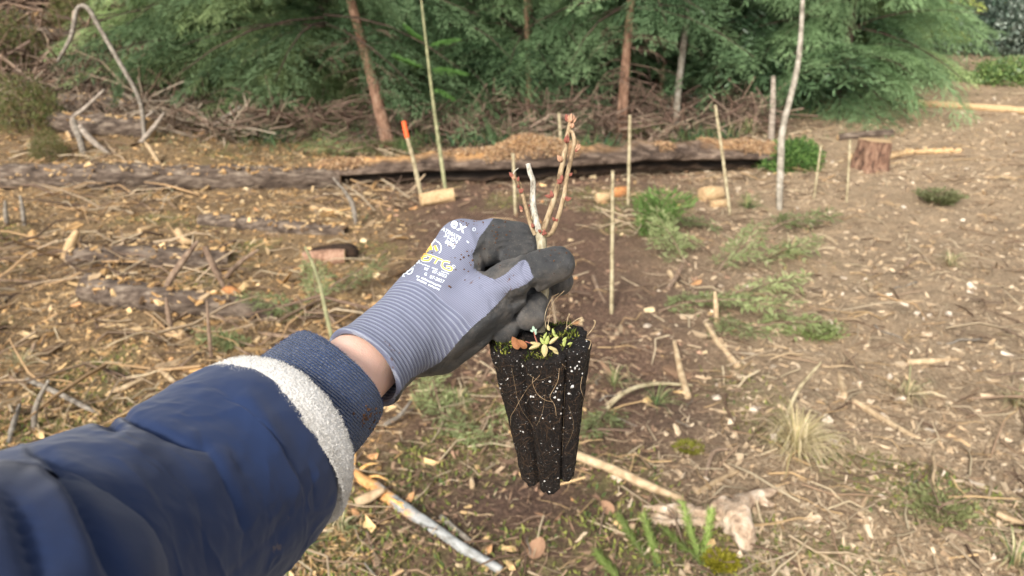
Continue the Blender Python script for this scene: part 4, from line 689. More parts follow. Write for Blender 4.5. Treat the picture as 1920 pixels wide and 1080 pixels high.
# green conifer brash and small plants: each a thing
FS = frondset(4, 500, bl=0.045, bw=0.0045, bstep=0.024, step=0.06, ang=50, subl=0.40, droop=0.10, up=0.10, hang=0.15, zj=0.6)
def sprigmesh(k, s_, c1, c2, seed_, bk=1.0):
    B, D_, Sd, Ln, Wd = FS[k % 4]; r_ = np.random.RandomState(seed_); V, Q = blades(B * s_, D_, Sd, Ln * bk, Wd * bk); t = r_.rand(len(B), 1); return mesh('needles', V, Q, M_needles, smooth=False, col=np.repeat(np.array(c1) * (1 - t) + np.array(c2) * t, 4, 0))
def sprigstem(s_):
    V, Q = tube(np.array([[0, 0, 0], [.3, 0.01, .02], [.6, 0.0, .02], [.95, 0, 0.0]]) * s_, np.array([.012, .010, .007, .003]) * s_, 5, 12); return mesh('stem', V, Q, M_brstick)
SPC = [(sprigmesh(k, 0.42, (0.17, 0.20, 0.075), (0.33, 0.37, 0.17), 600 + k, 1.0), sprigstem(0.42)) for k in range(4)]
def brash(px, py, yaw, sc, label, k=0, tilt=0.1, roll=0.0, name='conifer_sprig', cat='branch', group='green conifer sprigs on the ground', lift=0.02):
    g = G(px, py); g[2] = float(GZ(g[0], g[1])) + lift; t = thing(name, g, label, cat, group)
    for nm, me in zip(('needles', 'stem'), SPC[k % 4]): o = part(nm, me, t); o.rotation_euler = (roll, -tilt, yaw); o.scale = (sc, sc, sc)
    return t
for a in ((1235, 590, 0.3, 1.0, 'green conifer sprig on the soil right of the tall cane', 0, .12), (1300, 575, -0.4, 1.2, 'large grey-green sprig in the middle of the green brash', 1, .15), (1330, 600, -1.1, .9, 'green sprig bending down at the front of the brash', 2, .1), (1370, 560, 0.2, 1.1, 'green sprig at the right of the brash', 3, .15), (1405, 620, 0.1, 1.1, 'flat green sprig lying at the right front of the brash', 0, .03),
          (1290, 505, 2.0, 1.1, 'upright grey-green sprig behind the brash', 1, .6), (1345, 515, 0.8, 1.2, 'pale feathery sprig behind the brash', 2, .4), (1410, 500, 0.3, 1.2, 'pale green sprig furthest right behind the brash', 3, .2), (1330, 480, 2.6, 1.2, 'dark green sprig at the back of the brash', 0, .3), (1440, 440, 0.5, 1.5, 'grey-green bough lying in the grass behind the brash', 1, .12), (1370, 430, 3.0, 1.4, 'green bough in the grass right of the bright young conifer', 2, .12),
          (900, 800, 0.3, .75, 'green sprig between the jacket cuff and the plug', 3, .12), (830, 790, 1.9, .7, 'upright green sprig below the glove', 0, .5), (800, 815, -0.4, .7, 'grey-green sprig lying by the mossy patch below the glove', 1, .1), (760, 760, 2.7, .8, 'green sprig just right of the knit cuff', 2, .2), (870, 815, 2.4, .6, 'small green sprig left of the plug side', 3, .15), (1140, 770, -1.9, .7, 'faded green sprig right of the plug middle', 1, .1),
          (600, 590, 1.9, .9, 'green sprig above the navy cuff', 2, .5), (575, 610, 2.8, .9, 'dark green sprig beside the sapling above the cuff', 3, .3), (480, 655, 2.9, .8, 'green sprig lying just above the fleece', 0, .12), (640, 560, 0.9, .8, 'green sprig right of the sapling above the cuff', 1, .4), (730, 640, 0.2, .5, 'sprig behind the wrist', 2, .2),
          (700, 300, 2.8, 2.0, 'green bough lying left of the orange-tipped cane', 3, .15), (640, 290, 0.4, 2.0, 'dark green bough on the ground under the leaning trunk', 0, .15), (1110, 262, 0.1, 2.2, 'green bough on the ground under the straight trunk', 1, .2), (240, 900, 1.4, .6, 'small green sprig under the sleeve', 2, .2)): brash(*a)
# spruce seedlings in front
def brightplant(px, py, h, label, col1, col2, n_, spread, bl, bw, seed_, name='young_conifer', cat='plant', lean=0.0, cone=True):
    g = G(px, py); g[2] = float(GZ(g[0], g[1])); r_ = np.random.RandomState(seed_); t = thing(name, g, label, cat); u = r_.rand(n_) ** 0.8; a = r_.rand(n_) * 6.3; rr = spread * (1 - 0.8 * u) * r_.rand(n_) ** 0.5 if cone else spread * r_.rand(n_) ** 0.5 * (0.3 + 0.7 * u)
    B = np.stack([np.cos(a) * rr + lean * u * h, np.sin(a) * rr, u * h * (1 - 0.3 * rr / spread)], -1); dd = unit(np.stack([np.cos(a) * 0.8, np.sin(a) * 0.8, 0.7 + 0 * a], -1) + 0.45 * r_.randn(n_, 3)); V, Q = blades(B, dd, unit(np.cross(dd, r_.randn(n_, 3))), bl * (0.6 + 0.8 * r_.rand(n_)), bw * (0.7 + 0.6 * r_.rand(n_))); tt = r_.rand(n_, 1)
    part('foliage', mesh('foliage', V, Q, M_needles, smooth=False, col=np.repeat(np.array(col1) * (1 - tt) + np.array(col2) * tt, 4, 0)), t); pr = [tube(np.array([[0, 0, -.02], [lean * h * .4, 0, h * .5], [lean * h * .9, 0, h * .92]]), np.array([.006, .005, .002]), 5, 8)]
    for q in range(7): a_ = r_.rand() * 6.3; z_ = h * (0.1 + 0.6 * r_.rand()); l_ = spread * 0.7; pr.append(tube(np.array([[lean * z_, 0, z_], [lean * z_ + math.cos(a_) * l_, math.sin(a_) * l_, z_ + l_ * .5]]), np.array([.003, .0015]), 4, 4, caps=False))
    V, Q, _ = joinm(pr); part('stem', mesh('stem', V, Q, M_brstick), t); return t
brightplant(1218, 445, 0.36, 'bright green young conifer standing right of the tall cane', (0.07, 0.14, 0.03), (0.20, 0.30, 0.09), 1100, 0.21, 0.06, 0.005, 1, lean=0.25, cone=False)
brightplant(1760, 382, 0.12, 'small dark herb clump on the pale slope at the right', (0.10, 0.11, 0.045), (0.22, 0.23, 0.11), 900, 0.20, 0.04, 0.007, 2, name='herb_clump', cone=False)
brightplant(1760, 965, 0.05, 'low dark green creeping plant in the mulch at the lower right', (0.11, 0.12, 0.045), (0.24, 0.25, 0.11), 500, 0.13, 0.02, 0.004, 3, name='herb_clump', cone=False)
brightplant(1530, 628, 0.03, 'flat streak of green leaves at the right of the green brash', (0.13, 0.17, 0.05), (0.24, 0.28, 0.11), 400, 0.14, 0.03, 0.005, 4, name='herb_clump', cone=False)
brightplant(1000, 880, 0.02, 'tiny moss clump behind the plug foot', (0.08, 0.12, 0.02), (0.2, 0.24, 0.05), 260, 0.03, 0.015, 0.003, 5, name='moss_clump', cone=False)
brightplant(1350, 1068, 0.025, 'bright yellow moss clump at the bottom edge beside the root lump', (0.30, 0.27, 0.02), (0.56, 0.50, 0.06), 1300, 0.055, 0.012, 0.003, 6, name='moss_clump', cone=False)
brightplant(1290, 848, 0.02, 'small yellow-green moss clump right of the plug foot', (0.16, 0.17, 0.02), (0.30, 0.28, 0.05), 600, 0.06, 0.012, 0.003, 7, name='moss_clump', cone=False)
# spiky needle shoots at the bottom edge
for k, (x0, y0, x1, y1, h, l_) in enumerate([(1215, 1060, 1160, 990, .03, 'leftmost spiky green needle shoot at the bottom edge'), (1235, 1065, 1205, 1000, .05, 'second spiky green shoot from the left at the bottom edge'), (1315, 1062, 1275, 978, .06, 'tallest spiky green shoot at the bottom edge'), (1318, 1060, 1330, 990, .05, 'upright pale-tipped shoot beside the tallest one'), (1330, 1075, 1245, 1015, .03, 'shoot slanting across the bottom edge, right of the leftmost'), (1160, 1090, 1120, 1055, .02, 'low green shoot at the bottom edge, nearest the plug')]):
    p0, p1 = G(x0, y0, 0.01), G(x1, y1, h + 0.01); L = np.linalg.norm(p1 - p0); ax_ = unit(p1 - p0); r_ = np.random.RandomState(700 + k); m = 420; u = r_.rand(m); a = r_.rand(m) * 6.3; e1 = unit(np.cross(ax_, [0, 0, 1.0])); e2 = np.cross(ax_, e1); rad = np.cos(a)[:, None] * e1 + np.sin(a)[:, None] * e2
    dd = unit(ax_ * 0.75 + rad * 0.8 + 0.15 * r_.randn(m, 3)); V, Q = blades((u * L)[:, None] * ax_, dd, unit(np.cross(dd, rad)), np.full(m, 0.024) * (0.7 + .6 * r_.rand(m)), np.full(m, 0.0014)); t = thing('needle_shoot', p0, l_, 'plant', 'needle shoots at the bottom edge'); tt = r_.rand(m, 1)
    part('needles', mesh('needles', V, Q, M_needles, smooth=False, col=np.repeat(np.array((0.17, 0.25, 0.045)) * (1 - tt) + np.array((0.38, 0.46, 0.15)) * tt, 4, 0)), t); V, Q = tube(np.array([[0, 0, 0], ax_ * L]), [.0025, .0015], 6, 6); part('stem', mesh('stem', V, Q, M_bark_olive), t)
# grass tufts
def tuft(px, py, label, n_, L, wd, cols, seed_, flat=0.8, group='grass tufts'):
    g = G(px, py); g[2] = float(GZ(g[0], g[1])); r_ = np.random.RandomState(seed_); pr = [];
    for q in range(n_):
        a = r_.rand() * 6.3; l = L * (0.4 + 0.7 * r_.rand()); d_ = np.array([math.cos(a), math.sin(a), 0]); k_ = flat * (0.5 + 0.6 * r_.rand()); z1 = l * (1.05 - k_) ; pr.append((np.array([d_ * 0.01 * r_.rand(), d_ * l * .35 * k_ + [0, 0, z1 * .7], d_ * l * .75 * k_ + [0, 0, z1], d_ * l * k_ * 1.1 + [0, 0, z1 * 0.6]]), a))
    Vs, Qs = [], []
    for q, (p, a) in enumerate(pr):
        p = crom(p, 8); s_ = np.array([-math.sin(a), math.cos(a), 0.2]) ; ww = wd * np.array([.8, 1, 1, .95, .8, .6, .4, .05])[:, None]; Vs.append(np.vstack([p - s_ * ww, p + s_ * ww])); i = np.arange(7); Qs.append(np.stack([i, i + 1, i + 9, i + 8], -1) + q * 16)
    o = link('grass_tuft', mesh('grass_tuft', np.vstack(Vs), np.vstack(Qs), M_green, smooth=True, col=np.repeat(palette(r_, n_, cols, [1] * len(cols)), 16, 0))); o.location = g; return tag(o, label, 'grass', group)
DRY = [(0.50, 0.40, 0.23), (0.40, 0.32, 0.17), (0.58, 0.48, 0.30), (0.24, 0.25, 0.12)]; GRN = [(0.13, 0.20, 0.07), (0.20, 0.24, 0.09), (0.38, 0.34, 0.17), (0.08, 0.14, 0.05)]
for k, a in enumerate([(1490, 850, 'large dry straw-coloured grass tuft at the right', 300, .25, .0017, [(0.62, 0.52, 0.33), (0.52, 0.42, 0.24), (0.42, 0.36, 0.18)]), (1900, 1060, 'straw and green grass tuft at the lower right corner', 50, .16, .0022, DRY + GRN[:2]), (1905, 760, 'dry grass tuft at the right edge', 60, .16, .002, DRY), (1700, 745, 'flattened dry grass in the right mulch', 60, .18, .002, DRY), (1150, 720, 'dry grass strands right of the plug', 40, .2, .0018, DRY + GRN),
                       (1230, 760, 'thin green grass tuft right of the plug middle', 40, .14, .0018, GRN), (40, 690, 'dry grey grass tuft at the left edge', 60, .16, .002, DRY), (430, 650, 'green grass tuft above the fleece', 60, .14, .002, GRN), (560, 1040, 'green grass tuft below the sleeve hem', 70, .10, .0018, GRN), (640, 1000, 'mixed grass tuft right of the sleeve hem', 60, .10, .0018, GRN + DRY),
                       (860, 760, 'yellowish grass tuft behind the glove heel', 60, .12, .0018, GRN + DRY), (1480, 480, 'pale grass clump on the right', 70, .22, .003, DRY + GRN), (1400, 390, 'green grass clump near the kinked sapling', 80, .22, .003, GRN), (1780, 500, 'dry grass clump on the pale slope', 60, .16, .003, DRY), (1330, 235, 'grass clump under the dark evergreens', 120, .4, .005, GRN + DRY), (1400, 250, 'grass clump left of the broken snag', 120, .38, .005, GRN + DRY), (760, 290, 'grass clump behind the orange-tipped cane', 100, .35, .005, GRN)]): tuft(*a, 900 + k)
# small bare sapling with green tuft above the cuff
sp = pole('sapling', 'thin young sapling standing above the navy cuff', 'tree', [(632, 662), (612, 590), (596, 520), (572, 462)], [4.5, 4, 3.2, 2], M_bark_olive, seed_=11)
# ================================================================== the outstretched arm with its glove
def K(px, py, z, r):                         # control point: photo pixel, px-units towards the lens from 0.5 m, radius in px
    d = 0.5 - z * 0.5 / F
    return np.array([*P(px, py, d), r * d / F])
HB = P(850, 540, 0.5)                        # base point of the arm
def smin(a, b, k):
    h = np.clip(0.5 + 0.5 * (b - a) / k, 0, 1); return b * (1 - h) + a * h - k * h * (1 - h)
def smax(a, b, k): return -smin(-a, -b, k)
def cone(X, a, b):                           # round cone distance (approx.)
    ba = b[:3] - a[:3]; t = np.clip(((X - a[:3]) @ ba) / (ba @ ba), 0, 1)
    return np.linalg.norm(X - a[:3] - t[..., None] * ba, axis=-1) - (a[3] * (1 - t) + b[3] * t)
def nets(Fv, org, h):
    ins = Fv < 0; nx, ny, nz = Fv.shape
    acc = np.zeros((nx - 1, ny - 1, nz - 1, 3), np.float32); cnt = np.zeros((nx - 1, ny - 1, nz - 1), np.float32)
    sl = lambda o, n: slice(o, n - 1 + o)
    for ax in range(3):
        for o1 in (0, 1):
            for o2 in (0, 1):
                off = [0, 0, 0]; oth = [a for a in range(3) if a != ax]; off[oth[0]] = o1; off[oth[1]] = o2
                off2 = list(off); off2[ax] = 1
                A = Fv[sl(off[0], nx), sl(off[1], ny), sl(off[2], nz)]; B = Fv[sl(off2[0], nx), sl(off2[1], ny), sl(off2[2], nz)]
                m = (A < 0) != (B < 0); t = np.where(m, A / np.where(m, A - B, 1), 0)
                for c in range(3): acc[..., c] += np.where(m, t if c == ax else off[c], 0)
                cnt += m
    act = cnt > 0; idx = -np.ones(act.shape, np.int32); idx[act] = np.arange(act.sum())
    g = np.argwhere(act); V = org + (g + acc[act] / cnt[act][:, None]) * h
    Q = []
    for ax in range(3):
        u, v = [(1, 2), (2, 0), (0, 1)][ax]
        A = np.take(ins, range(0, ins.shape[ax] - 1), ax); B = np.take(ins, range(1, ins.shape[ax]), ax)
        e = np.argwhere(A != B); e = e[(e[:, u] > 0) & (e[:, v] > 0) & (e[:, u] < ins.shape[u] - 1) & (e[:, v] < ins.shape[v] - 1)]
        s = A[tuple(e.T)]
        def c(du, dv):
            q = e.copy(); q[:, u] -= du; q[:, v] -= dv; return idx[tuple(q.T)]
        q = np.stack([c(1, 1), c(0, 1), c(0, 0), c(1, 0)], -1); q[~s] = q[~s][:, ::-1]; Q.append(q)
    return V, np.vstack(Q)
def polysd(x, y, poly):                      # signed distance to polygon in px, negative inside
    poly = np.asarray(poly, float); d = np.full(x.shape, 1e9); ins = np.zeros(x.shape, bool)
    for (ax, ay), (bx, by) in zip(poly, np.roll(poly, -1, 0)):
        ex, ey = bx - ax, by - ay; t = np.clip(((x - ax) * ex + (y - ay) * ey) / (ex * ex + ey * ey), 0, 1)
        d = np.minimum(d, np.hypot(x - ax - t * ex, y - ay - t * ey))
        if ay != by: ins ^= ((ay > y) != (by > y)) & (x < ex * (y - ay) / (by - ay) + ax)
    return np.where(ins, -d, d)
def polyd(x, y, line):
    d = np.full(x.shape, 1e9)
    for (ax, ay), (bx, by) in zip(line[:-1], line[1:]):
        ex, ey = bx - ax, by - ay; t = np.clip(((x - ax) * ex + (y - ay) * ey) / (ex * ex + ey * ey), 0, 1)
        d = np.minimum(d, np.hypot(x - ax - t * ex, y - ay - t * ey))
    return d

knit_poly = [(560, 640), (600, 560), (700, 480), (800, 380), (928, 405), (915, 424), (899, 445), (886, 478), (889, 503), (905, 515), (928, 524), (948, 514), (966, 497), (975, 489), (985, 487), (990, 493), (1000, 520), (990, 531), (972, 540),
             (955, 545), (939, 563), (916, 587), (892, 607), (867, 632), (850, 652), (825, 680), (800, 694), (770, 710), (742, 745), (725, 800), (600, 800)]
def polyt(x, y, line):                       # distance to a polyline and position along it, 0..1
    L = [math.hypot(b[0] - a[0], b[1] - a[1]) for a, b in zip(line[:-1], line[1:])]; tot = sum(L); acc = 0; d = np.full(x.shape, 1e9); t_ = np.zeros(x.shape)
    for (ax, ay), (bx, by), l in zip(line[:-1], line[1:], L):
        ex, ey = bx - ax, by - ay; t = np.clip(((x - ax) * ex + (y - ay) * ey) / (ex * ex + ey * ey), 0, 1); q = np.hypot(x - ax - t * ex, y - ay - t * ey)
        t_ = np.where(q < d, (acc + t * l) / tot, t_); d = np.minimum(d, q); acc += l
    return d, t_
W0, W1 = K(681, 692, 150, 80), K(800, 592, 30, 78)      # wrist axis: cuff opening and root of the hand
AX = unit(W1[:3] - W0[:3])
def glove():
    PXM = 0.5 / F
    lo = P(600, 800, 0.56) ; hs_ = 0.00085
    pts = np.array([P(x, y, d) for x in (600, 1100) for y in (380, 800) for d in (0.42, 0.59)])
    lo = pts.min(0); hi = pts.max(0); n = np.ceil((hi - lo) / hs_).astype(int)
    # tighten in depth: work in camera-aligned axes
    cx = lambda v: np.array([(v - CAM) @ RT, (v - CAM) @ UP, (v - CAM) @ FW])
    c = np.array([cx(p) for p in pts]); lo = c.min(0); hi = c.max(0); n = np.ceil((hi - lo) / hs_).astype(int)
    gx, gy, gz = [lo[i] + np.arange(n[i]) * hs_ for i in range(3)]
    k = lambda *a: (lambda q: np.array([*cx(q[:3]), q[3]]))(K(*a))
    w0 = k(681, 692, 150, 80); w1 = k(800, 592, 30, 78)
    def evalu(X):
        def chain(*pp, kk=4):
            r = None
            for a, b in zip(pp[:-1], pp[1:]):
                d_ = cone(X, k(*a), k(*b)); r = d_ if r is None else smin(r, d_, kk * PXM)
            return r
        body = chain((672, 700, 159, 84), (740, 640, 92, 76), (805, 585, 28, 80))
        body = smin(body, chain((800, 590, 25, 74), (842, 520, 10, 62), (868, 462, 2, 52)), 22 * PXM)         # index side of the back of the hand
        body = smin(body, chain((800, 600, 5, 78), (850, 520, -45, 62), (868, 470, -62, 48)), 25 * PXM)
        body = smin(body, chain((810, 610, -15, 74), (872, 540, -100, 58), (880, 500, -120, 44)), 25 * PXM)
        body = smin(body, chain((810, 630, -10, 70), (885, 560, -140, 52), (895, 530, -160, 40)), 25 * PXM)
        # heel of the hand / thumb root
        body = smin(body, chain((790, 640, 40, 66), (860, 600, 45, 58), (925, 565, 42, 46)), 22 * PXM)
        body = smin(body, chain((860, 600, -20, 66), (915, 580, -60, 55)), 22 * PXM)
        # index finger
        idx = chain((872, 466, 5, 50), (925, 452, 2, 41), (968, 455, -8, 40), kk=6)
        idx = smin(idx, chain((966, 456, -12, 38), (1010, 498, -48, 32), (1046, 527, -52, 29)), 5 * PXM)
        g = smin(body, idx, 8 * PXM)
        fold = chain((955, 478, 22, 21), (985, 470, 6, 24), (1000, 482, -20, 22), kk=5)      # curled middle section seen in the hollow
        g = smin(g, fold, 3 * PXM)
        # other fingers, curled round behind the stem
        mid = chain((880, 490, -70, 44), (975, 500, -90, 36), (1003, 545, -50, 33), (999, 572, 0, 29), (995, 592, 14, 30), kk=4)
        g = smin(g, mid, 1.5 * PXM)
        ring = chain((885, 520, -120, 42), (975, 545, -125, 33), (972, 590, -60, 30), (950, 604, 0, 29), (945, 616, 12, 29), kk=4)
        g = smin(g, ring, 1.5 * PXM)
        lit = chain((895, 550, -150, 38), (950, 575, -150, 28), (945, 610, -100, 26), (915, 620, -50, 25), kk=4)
        g = smin(g, lit, 2 * PXM)
        # palm side coat, wrinkled
        g = smin(g, chain((830, 668, 15, 34), (890, 622, 28, 34), (932, 590, 34, 27), (966, 556, 42, 22), kk=6), 8 * PXM)
        # hollow between thumb and index
        hol = chain((918, 476, 60, 22), (940, 482, 60, 16), (900, 480, 55, 12))
        g = smax(g, -hol, 9 * PXM)
        th = chain((850, 585, 40, 52), (905, 555, 50, 42), (955, 524, 62, 35), (985, 512, 70, 32), kk=10)
        g = smin(g, th, 9 * PXM)
        tip = chain((992, 512, 66, 31), (1020, 502, 62, 36), (1044, 495, 56, 34.5), kk=5)
        tip = smin(tip, chain((1004, 520, 62, 24), (1012, 528, 58, 20)), 8 * PXM)
        g = smin(g, tip, 2.5 * PXM)
        px = 960 + X[..., 0] / X[..., 2] * F; py = 540 - X[..., 1] / X[..., 2] * F
        band = np.abs(g) < 0.006
        q = X[band]; qx, qy = px[band], py[band]; dsp = np.zeros(len(q))
        # wrinkles of the rubber coat on the palm side of the thumb
        m1 = np.exp(-((polyd(qx, qy, [(905, 610), (985, 545)]) / 34) ** 2))
        dsp += m1 * 3.4 * np.sin((qx * 0.80 + qy * 0.42 + 14 * np.sin(qy * 0.05)) / 9.5)
        for ln, wd, am in (([(985, 492), (980, 505), (990, 528), (1000, 545)], 5, -5), ([(968, 492), (985, 488), (997, 500)], 5, 3.5),
                           ([(1004, 535), (985, 560), (962, 568)], 5, -4), ([(880, 430), (893, 470), (903, 505)], 6, 2.5), ([(912, 440), (906, 470), (908, 505)], 6, -4.5),
                           ([(925, 437), (960, 432), (1000, 438)], 3, -1.5), ([(925, 447), (960, 442), (1002, 448)], 3, -1.8), ([(930, 457), (965, 452), (1004, 458)], 3, -1.8), ([(935, 467), (965, 462), (1004, 468)], 3, -1.6), ([(960, 500), (975, 480), (1000, 466)], 5, 3.0), ([(1020, 468), (1030, 500), (1015, 532)], 6, -1.4), ([(905, 540), (920, 560), (925, 590)], 5, -2.2), ([(930, 530), (948, 548), (955, 570)], 5, -2.2), ([(958, 520), (970, 535), (978, 552)], 5, -2.0), ([(780, 700), (840, 680), (900, 640)], 6, -2),
                           ([(900, 540), (940, 530), (975, 515)], 7, -1.6), ([(820, 560), (870, 580), (905, 620)], 9, -1.5), ([(760, 590), (800, 640), (830, 660)], 8, -1.2)):
            dsp += am * np.exp(-(polyd(qx, qy, ln) / wd) ** 2) * (q[:, 2] < 0.515)
        dsp += 2.2 * fbm(qx / 26, qy / 26, q[:, 2] * 120, 3, 5)
        dark = sstep(-2, 4, polysd(qx, qy, knit_poly)); dsp += dark * (1.1 * fbm(qx / 7, qy / 7, q[:, 2] * 300, 2, 15) - 1.5 * np.exp(-np.abs(fbm(qx / 24, qy / 24, q[:, 2] * 90, 2, 25)) / 0.03))
        g[band] -= dsp * PXM
        # hollow cuff
        a, b = w0[:3], w1[:3]; u = unit(b - a); s = (X - a) @ u
        rad = np.linalg.norm(X - a - s[..., None] * u, axis=-1)
        L = np.linalg.norm(b - a); rin = (74 - 10 * np.clip(s / L, 0, 1)) * PXM * 0.92
        flare = 0.0016 * np.exp(-(s / 0.006) ** 2)
        g = g - flare
        g = smax(g, -(np.maximum(rad - rin, s - L * 0.75)), 0.001)
        g = smax(g, -s, 0.0012)
        return g
    ST = 4
    cg = np.stack(np.meshgrid(gx[::ST], gy[::ST], gz[::ST], indexing='ij'), -1).astype(np.float32)
    gc = evalu(cg.reshape(-1, 3)).reshape(cg.shape[:3])
    full = np.repeat(np.repeat(np.repeat(gc, ST, 0), ST, 1), ST, 2)[:n[0], :n[1], :n[2]].astype(np.float32)
    m = np.abs(full) < 0.0075
    ii = np.argwhere(m); XX = np.stack([gx[ii[:, 0]], gy[ii[:, 1]], gz[ii[:, 2]]], -1).astype(np.float32)
    full[m] = evalu(XX); g = full
    V, Q = nets(g, lo, hs_)
    Vw = CAM + V[:, :1] * RT + V[:, 1:2] * UP + V[:, 2:] * FW
    return Vw, Q
GV, GQ = glove()
gpx, gpy, gd = PX(GV)
# coat: knit patch outline in photo pixels on the back of the hand; whatever faces the palm is coated
sd = polysd(gpx, gpy, knit_poly)
deep = (gd - (0.505 + 0.05 * sstep(760, 900, gpx) * 0)) / 0.00035
back_shift = sstep(0.53, 0.545, gd) * 60 * sstep(740, 800, gpx)
sd = sd + back_shift
me_s = (GV - W0[:3]) @ AX
# angular coordinate around the wrist axis
e1 = unit(np.cross(AX, FW)); e2 = np.cross(AX, e1)
rr = GV - W0[:3]; ang = np.arctan2(rr @ e2, rr @ e1)
n = NT('glove_fabric')
coat = n.math('GREATER_THAN', n.math('ADD', n.attr('coat'), n.math('MULTIPLY_ADD', n.noise(700, 2), 5, -2.5)), 0.0)
sc = n.attr('along'); an = n.attr('around')
# knit courses: fine woven rows
rows = n.n('ShaderNodeTexWave', 1, {'wave_type': 'BANDS', 'bands_direction': 'DIAGONAL'}, Scale=330, Distortion=1.0, Detail=1, Vector=n.co())
rows2 = n.n('ShaderNodeTexWave', 1, {'wave_type': 'BANDS', 'bands_direction': 'X'}, Scale=520, Distortion=0.6, Vector=n.co())
lil = n.mix(rows, (0.088, 0.097, 0.138), (0.185, 0.198, 0.262)); lil = n.mix(n.math('MULTIPLY', rows2, 0.35), lil, (0.25, 0.26, 0.33))
lil = n.mix(n.math('MULTIPLY', n.noise(60, 4), 0.35), lil, (0.17, 0.165, 0.235))
# cuff: rib rows with a dotted white thread
ph = n.math('FRACT', n.math('MULTIPLY', sc, 1 / 0.0029))
thread = n.math('LESS_THAN', n.math('ABSOLUTE', n.math('SUBTRACT', ph, 0.5)), 0.15)
dots = n.math('GREATER_THAN', n.math('FRACT', n.math('MULTIPLY', an, 36)), 0.30)
incuff = n.math('LESS_THAN', n.math('ADD', sc, n.math('MULTIPLY', n.attr('cuffbend'), 1.0)), 0.0595)
stripe = n.math('MULTIPLY', n.math('MULTIPLY', thread, dots), incuff)
rib = n.math('MULTIPLY', n.math('ABSOLUTE', n.math('SUBTRACT', ph, 0.5)), incuff)
cufc = n.mix(n.math('MULTIPLY', rib, 1.0), (0.155, 0.165, 0.23), (0.085, 0.092, 0.140))
kn = n.mix(incuff, lil, cufc); kn = n.mix(stripe, kn, (0.29, 0.31, 0.37))
soil = n.math('GREATER_THAN', n.math('MULTIPLY', n.noise(260, 5, 0.7), n.noise(35, 3)), 0.395)
kn = n.mix(n.math('MULTIPLY', soil, 0.85), kn, (0.10, 0.045, 0.03))
rub = n.ramp(n.noise(45, 6, 0.7), [(0.3, (0.022, 0.024, 0.027)), (0.48, (0.050, 0.049, 0.048)), (0.66, (0.13, 0.112, 0.095))])
rub = n.mix(n.math('MULTIPLY', n.math('GREATER_THAN', n.noise(900, 2), 0.64), 0.45), rub, (0.16, 0.14, 0.12))
col = n.mix(coat, kn, rub)
hgt = n.math('ADD', n.math('MULTIPLY', rows, 0.25), n.math('MULTIPLY', rib, 1.4))
hk = n.math('MULTIPLY', n.math('ADD', hgt, n.math('MULTIPLY', stripe, 0.35)), n.math('SUBTRACT', 1.0, coat))
hr = n.math('MULTIPLY', n.math('ADD', n.noise(1400, 2), n.math('MULTIPLY', rows2, 1.2)), n.math('MULTIPLY', coat, 0.55))
nb = n.bump(n.math('ADD', n.math('ADD', hk, hr), n.math('MULTIPLY', coat, 0.6)), 0.8, 0.0007)
M_glove = n.done(col, n.math('MULTIPLY_ADD', coat, -0.42, 0.92), nb, sheen=0.08)

M_skin = NT('skin'); 
sc_ = M_skin.ramp(M_skin.noise(22, 5), [(0.3, (0.68, 0.42, 0.31)), (0.7, (0.78, 0.53, 0.42))])
sc_ = M_skin.mix(M_skin.math('MULTIPLY', M_skin.noise(160, 3), 0.25), sc_, (0.60, 0.30, 0.22))
M_skin = M_skin.done(sc_, 0.5, M_skin.bump(M_skin.vor(900), 0.25, 0.0006), sss=(0.25, (1.0, 0.35, 0.2), 0.004))
n = NT('navy_nylon'); n.b.inputs['Specular IOR Level'].default_value = 0.18
c_ = n.ramp(n.noise(6, 4), [(0.35, (0.010, 0.021, 0.062)), (0.7, (0.015, 0.032, 0.090))])
dirt = n.math('MULTIPLY', n.math('GREATER_THAN', n.math('MULTIPLY', n.noise(90, 5, 0.7), n.noise(14, 2)), 0.44), 0.5)
c_ = n.mix(dirt, c_, (0.13, 0.10, 0.085))
M_nylon = n.done(c_, 0.72, n.bump(n.noise(40, 5, 0.6), 0.12, 0.004, n.bump(n.n('ShaderNodeTexWave', 1, {'bands_direction': 'DIAGONAL'}, Scale=900, Vector=n.co()), 0.08, 0.0004)), sheen=0.15)
n = NT('white_fleece')
c_ = n.ramp(n.vor(330), [(0.0, (0.66, 0.63, 0.585)), (0.6, (0.60, 0.57, 0.525)), (1.0, (0.57, 0.54, 0.50))])
M_fleece = n.done(c_, 0.95, n.bump(n.vor(620, out=0), 0.5, 0.0010, n.bump(n.noise(1400, 3), 0.6, 0.0008)), sheen=0.3)
n = NT('navy_rib_knit')
wv = n.n('ShaderNodeTexWave', 1, {'bands_direction': 'DIAGONAL'}, Scale=240, Distortion=2.5, Detail=2, Vector=n.co()); v2 = n.vor(1100)
c_ = n.mix(wv, (0.008, 0.019, 0.058), (0.026, 0.054, 0.14)); c_ = n.mix(n.math('MULTIPLY', n.math('GREATER_THAN', n.noise(420, 4), 0.66), 0.4), c_, (0.16, 0.20, 0.32))
M_rib = n.done(c_, 0.95, n.bump(n.math('ADD', wv, v2), 0.9, 0.0012), sheen=0.3)

person = thing('person', HB, 'outstretched arm in a navy padded jacket and lilac work glove pinching the seedling', 'person')
gl = part('work_glove', mesh('work_glove', GV - HB, GQ, M_glove, attrs={'coat': sd, 'along': me_s + 0.004 * np.sin(ang * 1.0 + 0.6), 'around': ang, 'cuffbend': 0.0 * ang}), person)
tag(gl, 'lilac knitted work glove with dark rubber coated fingers and ribbed cuff')
def camk(px, py, d, r): return np.array([*P(px, py, d), r * d / F])
